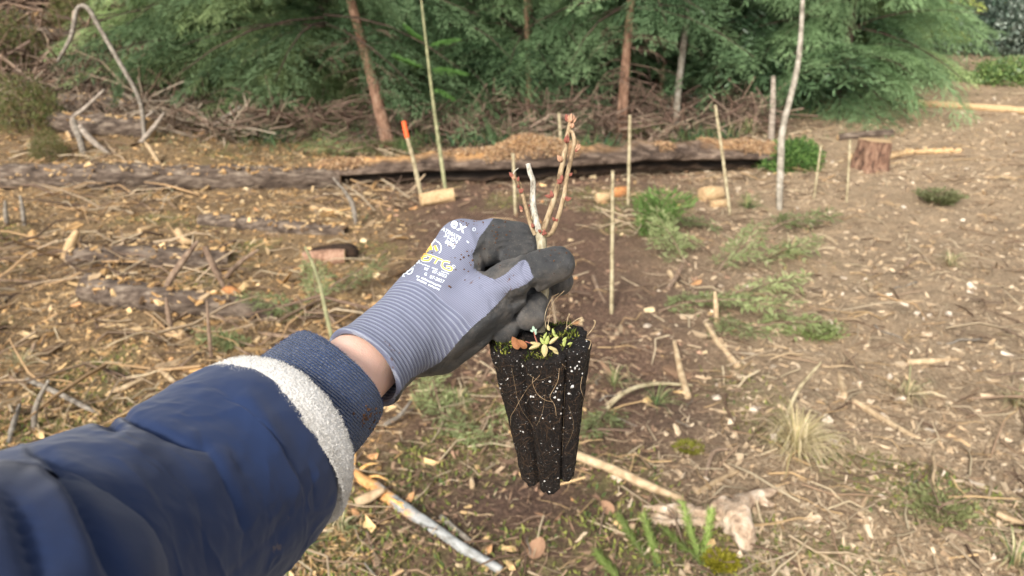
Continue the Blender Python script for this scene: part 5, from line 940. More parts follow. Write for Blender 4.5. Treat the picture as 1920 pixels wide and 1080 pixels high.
# forearm skin: from inside the sleeve to inside the glove cuff
fa = [camk(520, 815, 0.395, 92), camk(590, 757, 0.418, 82), camk(650, 708, 0.440, 73), camk(700, 665, 0.462, 66), camk(745, 625, 0.48, 60)]
fa = np.array(fa); V, Q = tube(fa[:, :3] - HB, fa[:, 3], 40, 41)
arm = part('forearm', mesh('forearm', V, Q, M_skin), person)
# jacket sleeve
sl_ctrl = np.array([camk(499, 841, 0.382, 182), camk(458, 870, 0.370, 190), camk(400, 912, 0.355, 202), camk(300, 985, 0.326, 226), camk(150, 1090, 0.284, 272), camk(0, 1200, 0.244, 325), camk(-220, 1370, 0.195, 420),
                    np.array([*(CAM + RT * -0.20 - UP * 0.20 + FW * 0.08), 0.064]), np.array([*(CAM + RT * -0.24 - UP * 0.27 - FW * 0.06), 0.072])])
def sleeve():
    n_, ns = 420, 260
    pr = crom(sl_ctrl, n_); p, r = pr[:, :3], pr[:, 3]; t, N, B = frames(p); a = np.linspace(0, 2 * np.pi, ns, endpoint=False)
    D = np.cos(a)[None, :, None] * N[:, None] + np.sin(a)[None, :, None] * B[:, None]
    s = np.concatenate([[0], np.cumsum(np.linalg.norm(np.diff(p, axis=0), axis=1))])
    V0 = p[:, None] + D * r[:, None, None]; x, y, d = PX(V0.reshape(-1, 3)); x = x.reshape(n_, ns); y = y.reshape(n_, ns); d = np.maximum(d.reshape(n_, ns), 0.05)
    dsp = 0.0007 * np.sin(s[:, None] * 62 + 0.9 * np.sin(a)[None] + 0.5)
    vis = (D @ FW) < 0.35
    for ln, wd, am in (([(205, 760), (250, 780), (300, 803), (350, 828), (400, 845)], 9, -6.0), ([(45, 845), (90, 860), (130, 900), (165, 960), (200, 1030), (240, 1100), (280, 1200)], 15, -10.0),
                       ([(60, 865), (100, 895), (125, 950), (150, 1020), (180, 1100)], 26, 4.5), ([(0, 905), (25, 935), (50, 985), (70, 1050), (85, 1120)], 17, -7.0),
                       ([(372, 800), (385, 835), (410, 885), (440, 940), (460, 1000), (450, 1060)], 13, -2.0), ([(402, 830), (430, 890), (460, 950), (480, 1010)], 18, 1.4),
                       ([(370, 930), (375, 1000), (390, 1090)], 10, -0.9), ([(255, 860), (300, 960), (330, 1060), (340, 1150)], 34, -1.6), ([(190, 800), (260, 900), (290, 1000), (300, 1120)], 38, 2.6),
                       ([(540, 930), (520, 1000), (460, 1060), (400, 1100)], 16, -1.6), ([(450, 740), (500, 800), (545, 880), (560, 950)], 24, 2.4), ([(180, 778), (205, 790), (230, 812)], 14, -5.0), ([(575, 860), (585, 900), (588, 960)], 8, -0.8), ([(430, 700), (470, 760), (500, 840), (505, 920)], 26, 1.2)):
        dd_, tt_ = polyt(x, y, ln); tap = np.clip(4.2 * tt_ * (1 - tt_), 0, 1) ** 0.8
        dsp += am * 0.001 * tap * (np.exp(-(dd_ / wd) ** 2) if am > 0 else np.exp(-np.sqrt((dd_ / (wd * 0.75)) ** 2 + 0.05) + 0.2)) * vis * np.clip(d / 0.35, 0.5, 1)
    dsp += 0.0042 * fbm(D[..., 0] * 1.5 + 3, D[..., 2] * 1.5, s[:, None] * 20, 3, 3) + 0.002 * fbm(D[..., 0] * 4, D[..., 2] * 4, s[:, None] * 70, 3, 9)
    wr = fbm(D[..., 0] * 2.2 + s[:, None] * 9, D[..., 2] * 2.2, s[:, None] * 26, 3, 19); wr2 = fbm(D[..., 0] * 3 + 7, D[..., 2] * 3 - s[:, None] * 12, s[:, None] * 44, 2, 29)
    dsp += 0.0013 * np.exp(-np.abs(wr) / 0.06) * sstep(-0.25, 0.15, fbm(D[..., 0] + 2, D[..., 2], s[:, None] * 7, 2, 5)) + 0.0003 * np.exp(-np.abs(wr2) / 0.05)
    hem = np.exp(-s / 0.004)[:, None]; dsp = dsp * (1 - hem) - 0.0035 * np.exp(-s / 0.0035)[:, None]
    V = V0 + D * dsp[..., None]
    # turned-in edge and inner wall
    inner = [p[0] + t[0] * 0.002 + D[0] * (r[0] - 0.008), p[0] + t[0] * 0.03 + D[0] * (r[0] - 0.010)]
    V = np.vstack([inner[1], inner[0], V.reshape(-1, 3)]); m = n_ + 2
    i = np.arange(m - 1)[:, None] * ns; j = np.arange(ns)[None]; j2 = (j + 1) % ns
    Q = np.stack([i + j, i + j2, i + ns + j2, i + ns + j], -1).reshape(-1, 4)
    return V - HB, Q
V, Q = sleeve(); slv = part('jacket_sleeve', mesh('jacket_sleeve', V, Q, M_nylon), person); tag(slv, 'navy blue padded jacket sleeve with creases')
def band(ctrl, n_, ns, bulge, thick, seed, fuzz, shear=0.0):
    pr = crom(ctrl, n_); p, r = pr[:, :3], pr[:, 3]; t, N, B = frames(p); a = np.linspace(0, 2 * np.pi, ns, endpoint=False)
    D = np.cos(a)[None, :, None] * N[:, None] + np.sin(a)[None, :, None] * B[:, None]; u = np.linspace(0, 1, n_)
    prof = bulge * (np.sin(np.pi * u) ** 0.5)
    R = r[:, None] + prof[:, None] + fuzz * fbm(D[..., 0] * 40, D[..., 1] * 40, D[..., 2] * 40 + u[:, None] * 22, 3, seed) + 0.0025 * fbm(D[..., 0] * 3, D[..., 2] * 3, u[:, None] * 2, 2, seed + 3)
    mc = unit(-FW[None] + t * (t @ FW)[:, None]); sh = -shear * (D * mc[:, None]).sum(-1) * R * u[:, None]
    V = (p[:, None] + D * R[..., None] + t[:, None] * sh[..., None]).reshape(-1, 3)
    inn = (p[::-1][[0, -1], None] + D[[n_ - 1, 0]] * (R[[n_ - 1, 0]] - thick)[..., None] + t[[n_ - 1, 0]][:, None] * sh[[n_ - 1, 0]][..., None]).reshape(-1, 3)
    V = np.vstack([V, inn]); m = n_ + 2
    i = np.arange(m)[:, None] * ns; j = np.arange(ns)[None]; j2 = (j + 1) % ns; i2 = ((np.arange(m) + 1) % m)[:, None] * ns
    return V - HB, np.stack([i + j, i2 + j, i2 + j2, i + j2], -1).reshape(-1, 4)
V, Q = band(np.array([camk(488, 850, 0.378, 168), camk(497, 842, 0.381, 177), camk(508, 832, 0.384, 174), camk(513, 828, 0.386, 160)]), 50, 520, 0.0016, 0.006, 4, 0.0009, 0.10)
fl = part('fleece_lining', mesh('fleece_lining', V, Q, M_fleece), slv); fl.matrix_parent_inverse = Matrix()
V, Q = band(np.array([camk(503, 832, 0.383, 138), camk(556, 780, 0.402, 125), camk(600, 738, 0.417, 116), camk(625, 711, 0.428, 109), camk(635, 702, 0.432, 101)]), 90, 300, 0.0015, 0.005, 8, 0.0007, 0.42)
bvh_f = BVHTree.FromPolygons([tuple(v) for v in (V + HB)], [tuple(q) for q in Q]) if False else None
kc = part('knit_cuff', mesh('knit_cuff', V, Q, M_rib), slv)
def fuzz(Vm, Qm, count, ln, wd, cols, name, m, par, seed_):
    r_ = np.random.RandomState(seed_); q = Qm[r_.randint(len(Qm), size=count)]; a, b, c, d = Vm[q[:, 0]], Vm[q[:, 1]], Vm[q[:, 2]], Vm[q[:, 3]]; u, v = r_.rand(count, 1), r_.rand(count, 1)
    p = a * (1 - u) * (1 - v) + b * u * (1 - v) + c * u * v + d * (1 - u) * v; nn = unit(np.cross(b - a, d - a)); k_ = np.linalg.norm(nn, axis=1) > 0.5; p, nn = p[k_], nn[k_]; cen = Vm.mean(0); s_ = np.sign(((p - cen) * nn).sum(-1, keepdims=True)); dd = unit(nn * s_ + 0.7 * r_.randn(len(p), 3))
    V, Q = blades(p - dd * ln * 0.15, dd, unit(np.cross(dd, r_.randn(len(p), 3))), ln * (0.5 + r_.rand(len(p))), np.full(len(p), wd)); o = part(name, mesh(name, V, Q, m, col=np.repeat(palette0(r_, len(p), cols), 4, 0)), par); o['kind'] = 'stuff'
def palette0(r_, n_, cols): return np.array(cols)[r_.randint(len(cols), size=n_)] * (0.8 + 0.4 * r_.rand(n_, 1))
M_fib = colmat('fibres', 0.95, 0.1, 200, trans=0.2, spec=0.1)
FV, FQ = np.zeros(len(fl.data.vertices) * 3, np.float32), np.array([tuple(p_.vertices) for p_ in fl.data.polygons]); fl.data.vertices.foreach_get('co', FV)
fuzz(FV.reshape(-1, 3).astype(float), FQ, 30000, 0.0012, 0.00016, [(0.66, 0.63, 0.58), (0.63, 0.60, 0.55)], 'fleece_fibres', M_fib, slv, 31)
fuzz(V, Q, 9000, 0.0011, 0.00009, [(0.02, 0.04, 0.10), (0.05, 0.085, 0.18), (0.12, 0.16, 0.27)], 'knit_fibres', M_fib, slv, 32)
# crumbs of soil stuck to the knit cuff
bvh_k = BVHTree.FromPolygons([tuple(v) for v in (V + HB)], [tuple(q) for q in Q])
bvh_g = BVHTree.FromPolygons([tuple(v) for v in GV], [tuple(map(int, q)) for q in GQ])
M_soil = simple('soil_crumb', [(0.3, (0.03, 0.015, 0.01)), (0.7, (0.16, 0.08, 0.04))], 300, 0.95, 0.3)
def oncam(bvh, x, y):
    d = unit(P(x, y, 1) - CAM); h = bvh.ray_cast(Vector(CAM), Vector(d)); return (np.array(h[0]), np.array(h[1])) if h[0] else (None, None)
r_ = np.random.RandomState(3); ps = []
for q in range(46):
    x, y = 695 + r_.randn() * 11, 785 + r_.randn() * 10; h, nn = oncam(bvh_k, x, y)
    if h is not None: ps.append(h)
V, Fc, _ = blobs(np.array(ps) - HB, 0.0004 + 0.0006 * r_.rand(len(ps)), seed=2)
o = part('soil_crumbs', mesh('soil_crumbs', V, Fc, M_soil, smooth=False), slv); o['kind'] = 'stuff'
ps = []
for cx_, cy_, sx, sy, m in ((930, 432, 8, 12, 10), (900, 470, 20, 25, 14), (855, 495, 22, 22, 22), (880, 416, 24, 3, 26), (1030, 490, 30, 18, 16), (950, 470, 20, 20, 10)):
    for q in range(m):
        h, nn = oncam(bvh_g, cx_ + r_.randn() * sx, cy_ + r_.randn() * sy)
        if h is not None and abs(PX(h[None])[2][0] - 0.49) < 0.05: ps.append(h)
V, Fc, _ = blobs(np.array(ps) - HB, 0.00025 + 0.00045 * r_.rand(len(ps)), seed=5)
o = part('soil_crumbs', mesh('soil_crumbs', V, Fc, M_soil, smooth=False), gl); o['kind'] = 'stuff'

# ---- print on the back of the glove
n = NT('white_print'); M_pw = n.done(n.mix(n.noise(900, 3), (0.55, 0.60, 0.66), (0.80, 0.83, 0.86)), 0.7)
n = NT('yellow_print'); M_py = n.done(n.mix(n.noise(500, 3), (0.80, 0.42, 0.03), (0.90, 0.55, 0.08)), 0.6)
def drape(V2, faces, off):
    """V2: (n,2) photo px on the glove"""
    out = []
    for x, y in V2:
        h, nn = oncam(bvh_g, x, y)
        for q in range(9):
            if h is None or abs(float((h - CAM) @ FW) - 0.49) > 0.06: h, nn = oncam(bvh_g, x + 3 * q, y + 3 * q)
        if h is None: h, nn = P(x, y, 0.49), -FW
        if nn @ FW > 0: nn = -nn
        out.append(h + nn * off - HB)
    return np.array(out)
def text2d(body, size, spacing=1.0):
    cu = bpy.data.curves.new('t', 'FONT'); cu.body = body; cu.size = size; cu.space_character = spacing; cu.resolution_u = 3; cu.offset = size * 0.02
    ob = bpy.data.objects.new('t', cu); C.objects.link(ob); dg = bpy.context.evaluated_depsgraph_get()
    me = bpy.data.meshes.new_from_object(ob.evaluated_get(dg)); bpy.data.objects.remove(ob); bpy.data.curves.remove(cu)
    v = np.array([tuple(x.co)[:2] for x in me.vertices]); f = [tuple(p.vertices) for p in me.polygons]; bpy.data.meshes.remove(me)
    return v, f
def lettering(name, body, x0, y0, size, deg, sx=1.0, skew=0.0, mat=None, off=0.00035, label=None, spacing=1.0):
    v, f = text2d(body, size, spacing); a = math.radians(deg); b = math.radians(deg + 90 + skew)
    W = np.array([x0, y0]) + v[:, :1] * sx * np.array([math.cos(a), math.sin(a)]) - v[:, 1:] * np.array([math.cos(b), math.sin(b)])
    me = bpy.data.meshes.new(name); me.from_pydata([tuple(p) for p in drape(W, f, off)], [], f); me.materials.append(mat or M_pw)
    o = part(name, me, gl)
    if label: o['label'] = label
    return o
lettering('printed_lettering', 'ex', 843, 424, 28, 27, 1.0, label='white printed letters ex', spacing=1.15)
lettering('printed_lettering', '\u00ae', 884, 432, 9, 27, label='small white registered mark beside the letters ex')
lettering('printed_lettering', 'ATIMATE', 828, 432, 9.6, 29, 1.0, label='white printed word ATIMATE')
lettering('printed_lettering', '\u2122', 872, 455, 7, 30, label='tiny white trade mark sign')
lettering('printed_lettering', '34-874', 832, 443.5, 9.6, 30, 1.05, label='white printed number 34-874')
lettering('printed_lettering', '8(M)', 834, 455.5, 10.4, 29, 1.05, label='white printed glove size 8(M)')
lettering('printed_lettering', '07-2022', 810, 511.5, 8.6, 21, 1.0, label='white printed date 07-2022')
lettering('printed_lettering', '07-2027', 805, 521.5, 8.6, 21, 1.0, label='white printed date 07-2027')
lettering('printed_lettering', 'Mf', 795, 506, 8, 21, 0.9, label='white printed letters beside the upper date')
lettering('printed_lettering', 'G', 795, 516, 8, 21, 0.9, label='white printed letter beside the lower date')
def stroke(line, wpx, mat, off, name, label=None, parts_=None):
    V, Fq = [], []
    for ln in (line if isinstance(line[0][0], (tuple, list, np.ndarray)) else [line]):
        ln = crom(np.array(ln, float), max(4, len(ln) * 5)); t = np.gradient(ln, axis=0); t /= np.linalg.norm(t, axis=1)[:, None]; nn = np.stack([-t[:, 1], t[:, 0]], 1) * wpx / 2
        b = len(V); V += [*(ln + nn), *(ln - nn)]; m = len(ln); Fq += [(b + i, b + i + 1, b + m + i + 1, b + m + i) for i in range(m - 1)]
    me = bpy.data.meshes.new(name); me.from_pydata([tuple(p) for p in drape(V, Fq, off)], [], Fq); me.materials.append(mat); o = part(name, me, gl)
    if label: o['label'] = label
    return o
def Z6(x, y): return (740 + x / 6.75, 400 + y / 6.75)
def zl(*pts): return [Z6(*p) for p in pts]
arcs = [zl((405, 365), (440, 352), (490, 350), (525, 350)), zl((532, 352), (575, 385), (592, 430), (585, 480), (565, 508)), zl((288, 570), (292, 590), (310, 592)), zl((430, 330), (445, 305), (480, 290)), zl((500, 350), (490, 300), (500, 270))]
stroke(arcs[:3], 1.9, M_pw, 0.0004, 'printed_emblem', 'white arcs of the round printed emblem')
bars = [zl((325, 550), (340, 505)), zl((360, 515), (388, 455)), zl((425, 488), (405, 410)), zl((470, 470), (455, 385)), zl((540, 480), (515, 415))]
stroke(bars[:2], 4.2, M_pw, 0.00035, 'printed_emblem'); stroke(bars[:2], 2.8, M_py, 0.0006, 'printed_emblem')
stroke(bars[2:], 6.2, M_pw, 0.00035, 'printed_emblem'); stroke(bars[2:], 4.4, M_py, 0.0006, 'printed_emblem', 'yellow slanting bars of the printed emblem')
atg = [zl((445, 600), (375, 602), (352, 585), (370, 560), (410, 550)), zl((405, 528), (470, 545), (455, 580), (430, 605), (380, 605)),
       zl((485, 548), (610, 600)), zl((550, 580), (530, 610), (508, 642)),
       zl((700, 625), (640, 610), (612, 625), (600, 670), (630, 705), (700, 728), (725, 700), (700, 680), (655, 672))]
stroke(atg, 4.6, M_pw, 0.00035, 'printed_emblem', 'white outline of the stylised letters ATG'); stroke(atg, 2.7, M_py, 0.0006, 'printed_emblem', 'yellow stylised letters ATG')
lettering('printed_lettering', '\u00ae', 846, 502, 9, 21, label='small white registered mark beside the letters ATG')
dash = []
rr_ = np.random.RandomState(5)
def dashes(x0, y0, x1, y1, k, h):
    for q in range(k):
        if rr_.rand() < 0.15: continue
        a_, b_ = q / k, (q + 0.75) / k; dash.append(zl((x0 + (x1 - x0) * a_, y0 + (y1 - y0) * a_ + rr_.randn() * 3), (x0 + (x1 - x0) * b_, y0 + (y1 - y0) * b_ + rr_.randn() * 3)))
dashes(255, 610, 690, 770, 22, 1); stroke(dash, 2.0, M_pw, 0.0004, 'printed_small_print'); dash.clear()
dashes(280, 795, 590, 935, 16, 1); dashes(285, 840, 570, 975, 14, 1); stroke(dash, 3.2, M_pw, 0.0004, 'printed_small_print'); dash.clear()
dashes(140, 700, 265, 660, 5, 1); dashes(100, 800, 155, 805, 3, 1); dash += [zl((195, 670), (160, 700), (165, 770), (215, 760), (240, 700)), zl((110, 790), (180, 700)), zl((420, 360), (440, 320), (490, 290))]
stroke(dash, 2.2, M_pw, 0.0004, 'printed_small_print')
# ================================================================== the plug seedling held in the glove
SB = P(1012, 700, 0.5)
PLUG = P(1011, 641, 0.497)
seed = thing('tree_seedling', SB, 'bare budding seedling with a dark soil plug held up by the glove', 'seedling')
def plug():
    top = P(1011, 640, 0.500); bot = P(1026, 886, 0.534); n_, ns = 200, 300
    ax = unit(bot - top); e1 = RT - ax * (RT @ ax); e1 = unit(e1); e2 = np.cross(ax, e1); e2 = e2 if e2 @ FW < 0 else -e2
    L = np.linalg.norm(bot - top); u = np.linspace(0, 1, n_); a = np.linspace(0, 2 * np.pi, ns, endpoint=False)
    R0 = (0.0350 - (0.0350 - 0.0192) * u ** 0.9)[:, None]
    ph = (a - np.pi / 2 + 0.08)[None]; g = np.abs(np.cos(3 * ph)) ** 0.55
    R = R0 * (0.80 + 0.21 * g) * (1 + 0.014 * np.cos(21 * a)[None])
    deepg = np.exp(-((1 - np.abs(np.cos(3 * ph))) / 0.0 if False else (np.cos(3 * ph) ** 2)) / 0.05); R = R - R0 * 0.14 * deepg * (0.3 + 0.7 * u)[:, None]
    D = np.cos(a)[None, :, None] * e1 + np.sin(a)[None, :, None] * e2
    low = 1 + 0.03 * np.sin(a * 2)
    endv = 0.0060 * fbm(np.cos(a) * 9, np.sin(a) * 9, 0, 4, 3) + 0.0035 * sstep(0.50, 0.36, np.abs(a - np.pi / 2)) - 0.003 * np.exp(-((np.cos(3 * (a - np.pi / 2 + 0.08)) ** 2)) / 0.1)
    Vp = top + D * R[..., None] + ax * (L * u)[:, None, None] + ax * (endv[None] * (u ** 14)[:, None])[..., None]
    nz = 0.0012 * fbm(Vp[..., 0] * 260, Vp[..., 1] * 260, Vp[..., 2] * 260, 4, 2) + 0.0018 * fbm(Vp[..., 0] * 90, Vp[..., 1] * 90, Vp[..., 2] * 60, 3, 7)
    Vp = Vp + D * nz[..., None]
    cap = []; D = D[0]
    for k in range(1, 16):                                   # top dome
        f = 1 - k / 15.0; q = top + D * (R[0] * f)[:, None] - ax * (0.0035 * (1 - f ** 4))
        q = q - ax * (0.006 * (fbm(q[:, 0] * 150, q[:, 1] * 150, 3.3, 4, 4)) * min(1, k / 3))[:, None]; cap.append(q)
    capb = []
    for k in range(1, 10):
        f = 1 - k / 9.0; q = top + D * (R[-1] * f)[:, None] + ax * (L + endv * f + 0.003 * (1 - f))[:, None]
        q = q + ax * (0.006 * (fbm(q[:, 0] * 150, q[:, 1] * 150, 9.3, 4, 4)))[:, None]; capb.append(q)
    V = np.concatenate([np.array(cap[::-1]), Vp, np.array(capb)]); m = V.shape[0]
    i = np.arange(m - 1)[:, None] * ns; j = np.arange(ns)[None]; j2 = (j + 1) % ns
    return V.reshape(-1, 3), np.stack([i + j, i + ns + j, i + ns + j2, i + j2], -1).reshape(-1, 4), top, ax, e1, e2, L
PV, PQ, ptop, pax, pe1, pe2, pL = plug()
n = NT('peat')
c_ = n.ramp(n.noise(420, 6, 0.75), [(0.35, (0.002, 0.0016, 0.0014)), (0.55, (0.008, 0.0055, 0.0045)), (0.68, (0.026, 0.016, 0.011)), (0.8, (0.08, 0.052, 0.036))])
hair = n.n('ShaderNodeTexWave', 1, {'bands_direction': 'Z'}, Scale=60, Distortion=26, Detail=3, Detail_Scale=3.0, Vector=n.co())
c_ = n.mix(n.math('MULTIPLY', n.math('GREATER_THAN', hair, 0.93), n.math('MULTIPLY', n.noise(60, 3), 0.75)), c_, (0.055, 0.030, 0.018))
wsp = n.math('GREATER_THAN', n.noise(1000, 1, 0.5), 0.735)
c_ = n.mix(n.math('MULTIPLY', wsp, 0.7), c_, (0.55, 0.53, 0.50))
M_peat = n.done(c_, n.ramp(n.noise(300, 3), [(0.35, 0.42), (0.6, 0.9)]), n.bump(n.noise(700, 6, 0.7), 1.0, 0.0016, n.bump(hair, 0.4, 0.0008)))
plugo = part('root_plug', mesh('root_plug', PV - SB, PQ, M_peat), seed); tag(plugo, 'tapered black soil plug with fluted sides')
bvh_p = BVHTree.FromPolygons([tuple(v) for v in PV], [tuple(map(int, q)) for q in PQ])
r_ = np.random.RandomState(12)
# perlite grains, every larger one a part
M_perl = simple('perlite', [(0.3, (0.42, 0.40, 0.37)), (0.7, (0.72, 0.70, 0.67))], 500, 0.9, 0.5, 900, 0.0008)
spots = [(1031, 715, 5.0), (996, 743, 4), (1000, 744, 3.4), (938, 728, 3.4), (952, 710, 2.6), (1067, 738, 4.2), (1073, 725, 5), (1069, 784, 4), (1051, 776, 4.5), (1046, 896, 3.2), (1021, 902, 3.5), (1046, 843, 3), (1043, 866, 2.6), (1030, 922, 3.4), (1038, 803, 3),
         (981, 810, 3.6), (976, 808, 2.4), (1082, 686, 3.6), (1086, 692, 3), (1078, 690, 3.4), (1072, 696, 3.6), (1070, 688, 2.4), (1086, 678, 4), (980, 686, 4.4), (978, 682, 3), (1042, 734, 4), (1045, 728, 3), (1048, 750, 3.4), (1056, 764, 3), (1014, 754, 2.6),
         (986, 755, 3), (1018, 784, 2.6), (1057, 802, 2.2), (1056, 814, 2.6), (1051, 722, 2.2), (1018, 716, 2.4), (1008, 688, 2.2), (935, 668, 2.4), (930, 680, 2.6), (945, 692, 1.8), (1100, 640, 2.4), (1094, 650, 2.0), (1040, 745, 3.6), (1034, 640, 2.4), (1092, 700, 2.6), (1004, 783, 2.0)]
for k in range(64): spots.append((925 + r_.rand() * 175, 660 + r_.rand() ** 1.2 * 240, 0.9 + 1.3 * r_.rand() ** 2))
pmesh = []
for k in range(5):
    V, Fc, _ = blobs([[0, 0, 0]], [1.0], seed=40 + k, jit=0.7); pmesh.append(mesh('perlite_grain', V, Fc, M_perl))
for x, y, rp in spots:
    h, nn = oncam(bvh_p, x, y)
    if h is None: continue
    o = part('perlite_grain', pmesh[r_.randint(5)], plugo); o.location = h - SB; s_ = rp * 0.5 / F * (0.55 + 0.3 * r_.rand()); o.scale = (s_, s_ * (0.7 + 0.5 * r_.rand()), s_); o.rotation_euler = tuple(r_.rand(3) * 6)
# roots on the surface
M_root = simple('root_fibre', [(0.3, (0.20, 0.12, 0.06)), (0.7, (0.50, 0.38, 0.24))], 200, 0.7, 0)
def onplug(pts, r0, off=0.0004):
    ln = crom(np.array(pts, float), len(pts) * 5); out = []
    for x, y in ln:
        h, nn = oncam(bvh_p, x, y); out.append((h + (nn if nn @ FW < 0 else -nn) * off if h is not None else (out[-1] if out else P(x, y, 0.47))))
    out = np.array(out); out = crom(out[::2], len(out)); return out - SB
for ln, r0 in (([(1048, 690), (1045, 715), (1034, 735), (1031, 745), (1040, 760), (1043, 783)], 0.0003), ([(1000, 706), (999, 718), (1008, 738), (1024, 750), (1036, 752)], 0.0003), ([(1013, 702), (985, 733), (970, 760), (959, 780), (958, 797)], 0.0002),
               ([(1053, 682), (1063, 693)], 0.0003), ([(1022, 738), (1018, 770), (1006, 798)], 0.00012), ([(1091, 705), (1088, 725), (1093, 745)], 0.00025), ([(1060, 720), (1058, 770), (1055, 850)], 0.0001),
               ([(990, 700), (1010, 712), (1032, 705)], 0.0001), ([(960, 690), (975, 760), (1000, 800)], 0.0001), ([(1066, 760), (1075, 800), (1060, 840)], 0.0001)):
    r0 *= 0.65; p = onplug(ln, r0); V, Q = tube(p, r0, 5, len(p)); part('root', mesh('root', V, Q, M_root), plugo)
V, Q = [], []
fine = []
for k in range(240):                                          # fine root hairs all over
    x, y = 925 + r_.rand() * 170, 680 + r_.rand() * 220; a = r_.rand() * 6.3; ln = [(x, y)]
    for q in range(3): a += r_.randn() * 0.9; x += math.cos(a) * 8; y += math.sin(a) * 8; ln.append((x, y))
    pp = []
    for x, y in ln:
        h, nn = oncam(bvh_p, x, y)
        if h is not None: pp.append(h + (nn if nn @ FW < 0 else -nn) * 0.0005 - SB)
    if len(pp) > 2: fine.append(tube(np.array(pp), 0.00008 + 0.00007 * r_.rand(), 3, 7, caps=False))
V, Q, _ = joinm(fine); M_hair = simple('root_hair', [(0.3, (0.035, 0.018, 0.011)), (0.7, (0.13, 0.08, 0.045))], 150, 0.8, 0)
o = part('root_hairs', mesh('root_hairs', V, Q, M_hair), plugo); o['kind'] = 'stuff'
# stem and branches
n = NT('twig_bark'); bd = n.noise(220, 5, 0.7, n.co('Object', (1, 1, 0.35)))
M_twig = n.done(n.ramp(bd, [(0.34, (0.10, 0.062, 0.032)), (0.5, (0.29, 0.205, 0.115)), (0.72, (0.45, 0.365, 0.24))]), 0.75, n.bump(n.noise(900, 4), 0.6, 0.0006))
n = NT('old_stem_bark'); bd = n.noise(260, 6, 0.75, n.co('Object', (1, 1, 0.25)))
M_old = n.done(n.ramp(bd, [(0.34, (0.08, 0.055, 0.03)), (0.5, (0.28, 0.235, 0.145)), (0.70, (0.48, 0.44, 0.33))]), 0.8, n.bump(bd, 0.9, 0.0012))
n = NT('bleached_snag_bark'); bd = n.noise(240, 6, 0.75, n.co('Object', (1, 1, 0.3)))
M_snag = n.done(n.ramp(bd, [(0.33, (0.10, 0.08, 0.06)), (0.48, (0.38, 0.35, 0.28)), (0.70, (0.66, 0.64, 0.58))]), 0.85, n.bump(bd, 0.9, 0.0012))
def pl(pts): return np.array([P(x, y, d) for x, y, d, r in pts]) - SB, np.array([r * 1.08 * d / F for x, y, d, r in pts])
def limb(name, pts, m, seed_=0, ns=14, rough=0.12, label=None, parent=None):
    p, r = pl(pts); V, Q = tube(p, r, ns, len(pts) * 14, rough=rough, seed=seed_, fr=260); o = part(name, mesh(name, V, Q, m), parent or seed)
    if label: o['label'] = label
    return o
limb('stem', [(1012, 432, .487, 7.5), (1015, 445, .487, 9.5), (1016, 470, .488, 8.5), (1019, 520, .496, 7.8), (1021, 550, .501, 7.6), (1016, 600, .506, 7.5), (1013, 650, .508, 8.0)], M_old, 1, 18, 0.22)
limb('branch', [(1004, 440, .487, 4.6), (995, 420, .486, 3.9), (985, 385, .485, 3.6), (977, 355, .485, 3.3), (968, 338, .484, 3.3), (962, 328, .484, 2.9)], M_twig, 2, label='thin left branch with small buds')
limb('branch', [(1010, 434, .487, 6.5), (1005, 410, .487, 5.6), (999, 380, .488, 5.2), (1000, 342, .489, 4.9), (994, 325, .489, 4.4), (990, 307, .489, 4.4)], M_snag, 3, rough=0.25, label='bleached dead branch with a cut tip')
limb('branch', [(1016, 436, .487, 6.0), (1028, 405, .486, 5.0), (1042, 362, .485, 4.9), (1054, 310, .484, 4.7), (1061, 272, .484, 4.5), (1066, 245, .484, 4.2), (1069, 228, .484, 3.4)], M_twig, 4, label='tallest branch topped by a pink bud')
limb('branch', [(1019, 441, .486, 5.2), (1034, 436, .483, 4.4), (1046, 408, .481, 4.2), (1058, 365, .480, 4.1), (1063, 330, .480, 4.0), (1071, 298, .480, 4.0), (1077, 270, .480, 3.8), (1074, 250, .481, 3.4), (1068, 245, .483, 3.0)], M_twig, 5, label='bent right branch joining the tallest one')
limb('branch', [(962, 330, .484, 1.6), (964, 322, .484, 1.2), (972, 315, .484, 0.8)], M_snag, 6, 8)
n = NT('bud_scale'); gg = n.n('ShaderNodeSeparateXYZ', 2, Vector=n.co('Generated'))
M_bud = n.done(n.mix(n.noise(300, 3), (0.14, 0.035, 0.025), (0.38, 0.14, 0.095)), 0.55, n.bump(n.noise(900, 2), 0.4, 0.0005))
M_budtip = simple('bud_tip', [(0.3, (0.28, 0.11, 0.065)), (0.7, (0.50, 0.33, 0.20))], 300, 0.6, 0.2, 900, 0.0005)
def budm(name, m, wide=0.42, seed_=0):
    rr = np.array([0.30, 0.75, 1.0, 0.95, 0.7, 0.35, 0.03]) * wide * 0.5; z = np.array([0, 0.10, 0.28, 0.45, 0.66, 0.86, 1.0])
    parts_ = [tube(np.column_stack([0 * z, 0 * z, z]), rr, 10, 16)]
    for k in range(5):
        a = k * 2.5; c_ = np.array([math.cos(a), math.sin(a), 0]); p = [c_ * 0.10 * wide, c_ * 0.52 * wide + [0, 0, .25], c_ * 0.50 * wide + [0, 0, .45 + .06 * k], c_ * 0.36 * wide + [0, 0, .68 + .05 * k]]
        parts_.append(tube(np.array(p), np.array([0.06, 0.13, 0.09, 0.005]) * wide * 1.6, 6, 9))
    V, Q, _ = joinm(parts_); return mesh(name, V, Q, m)
B1, B2 = budm('bud', M_bud), budm('bud', M_budtip, 0.55)
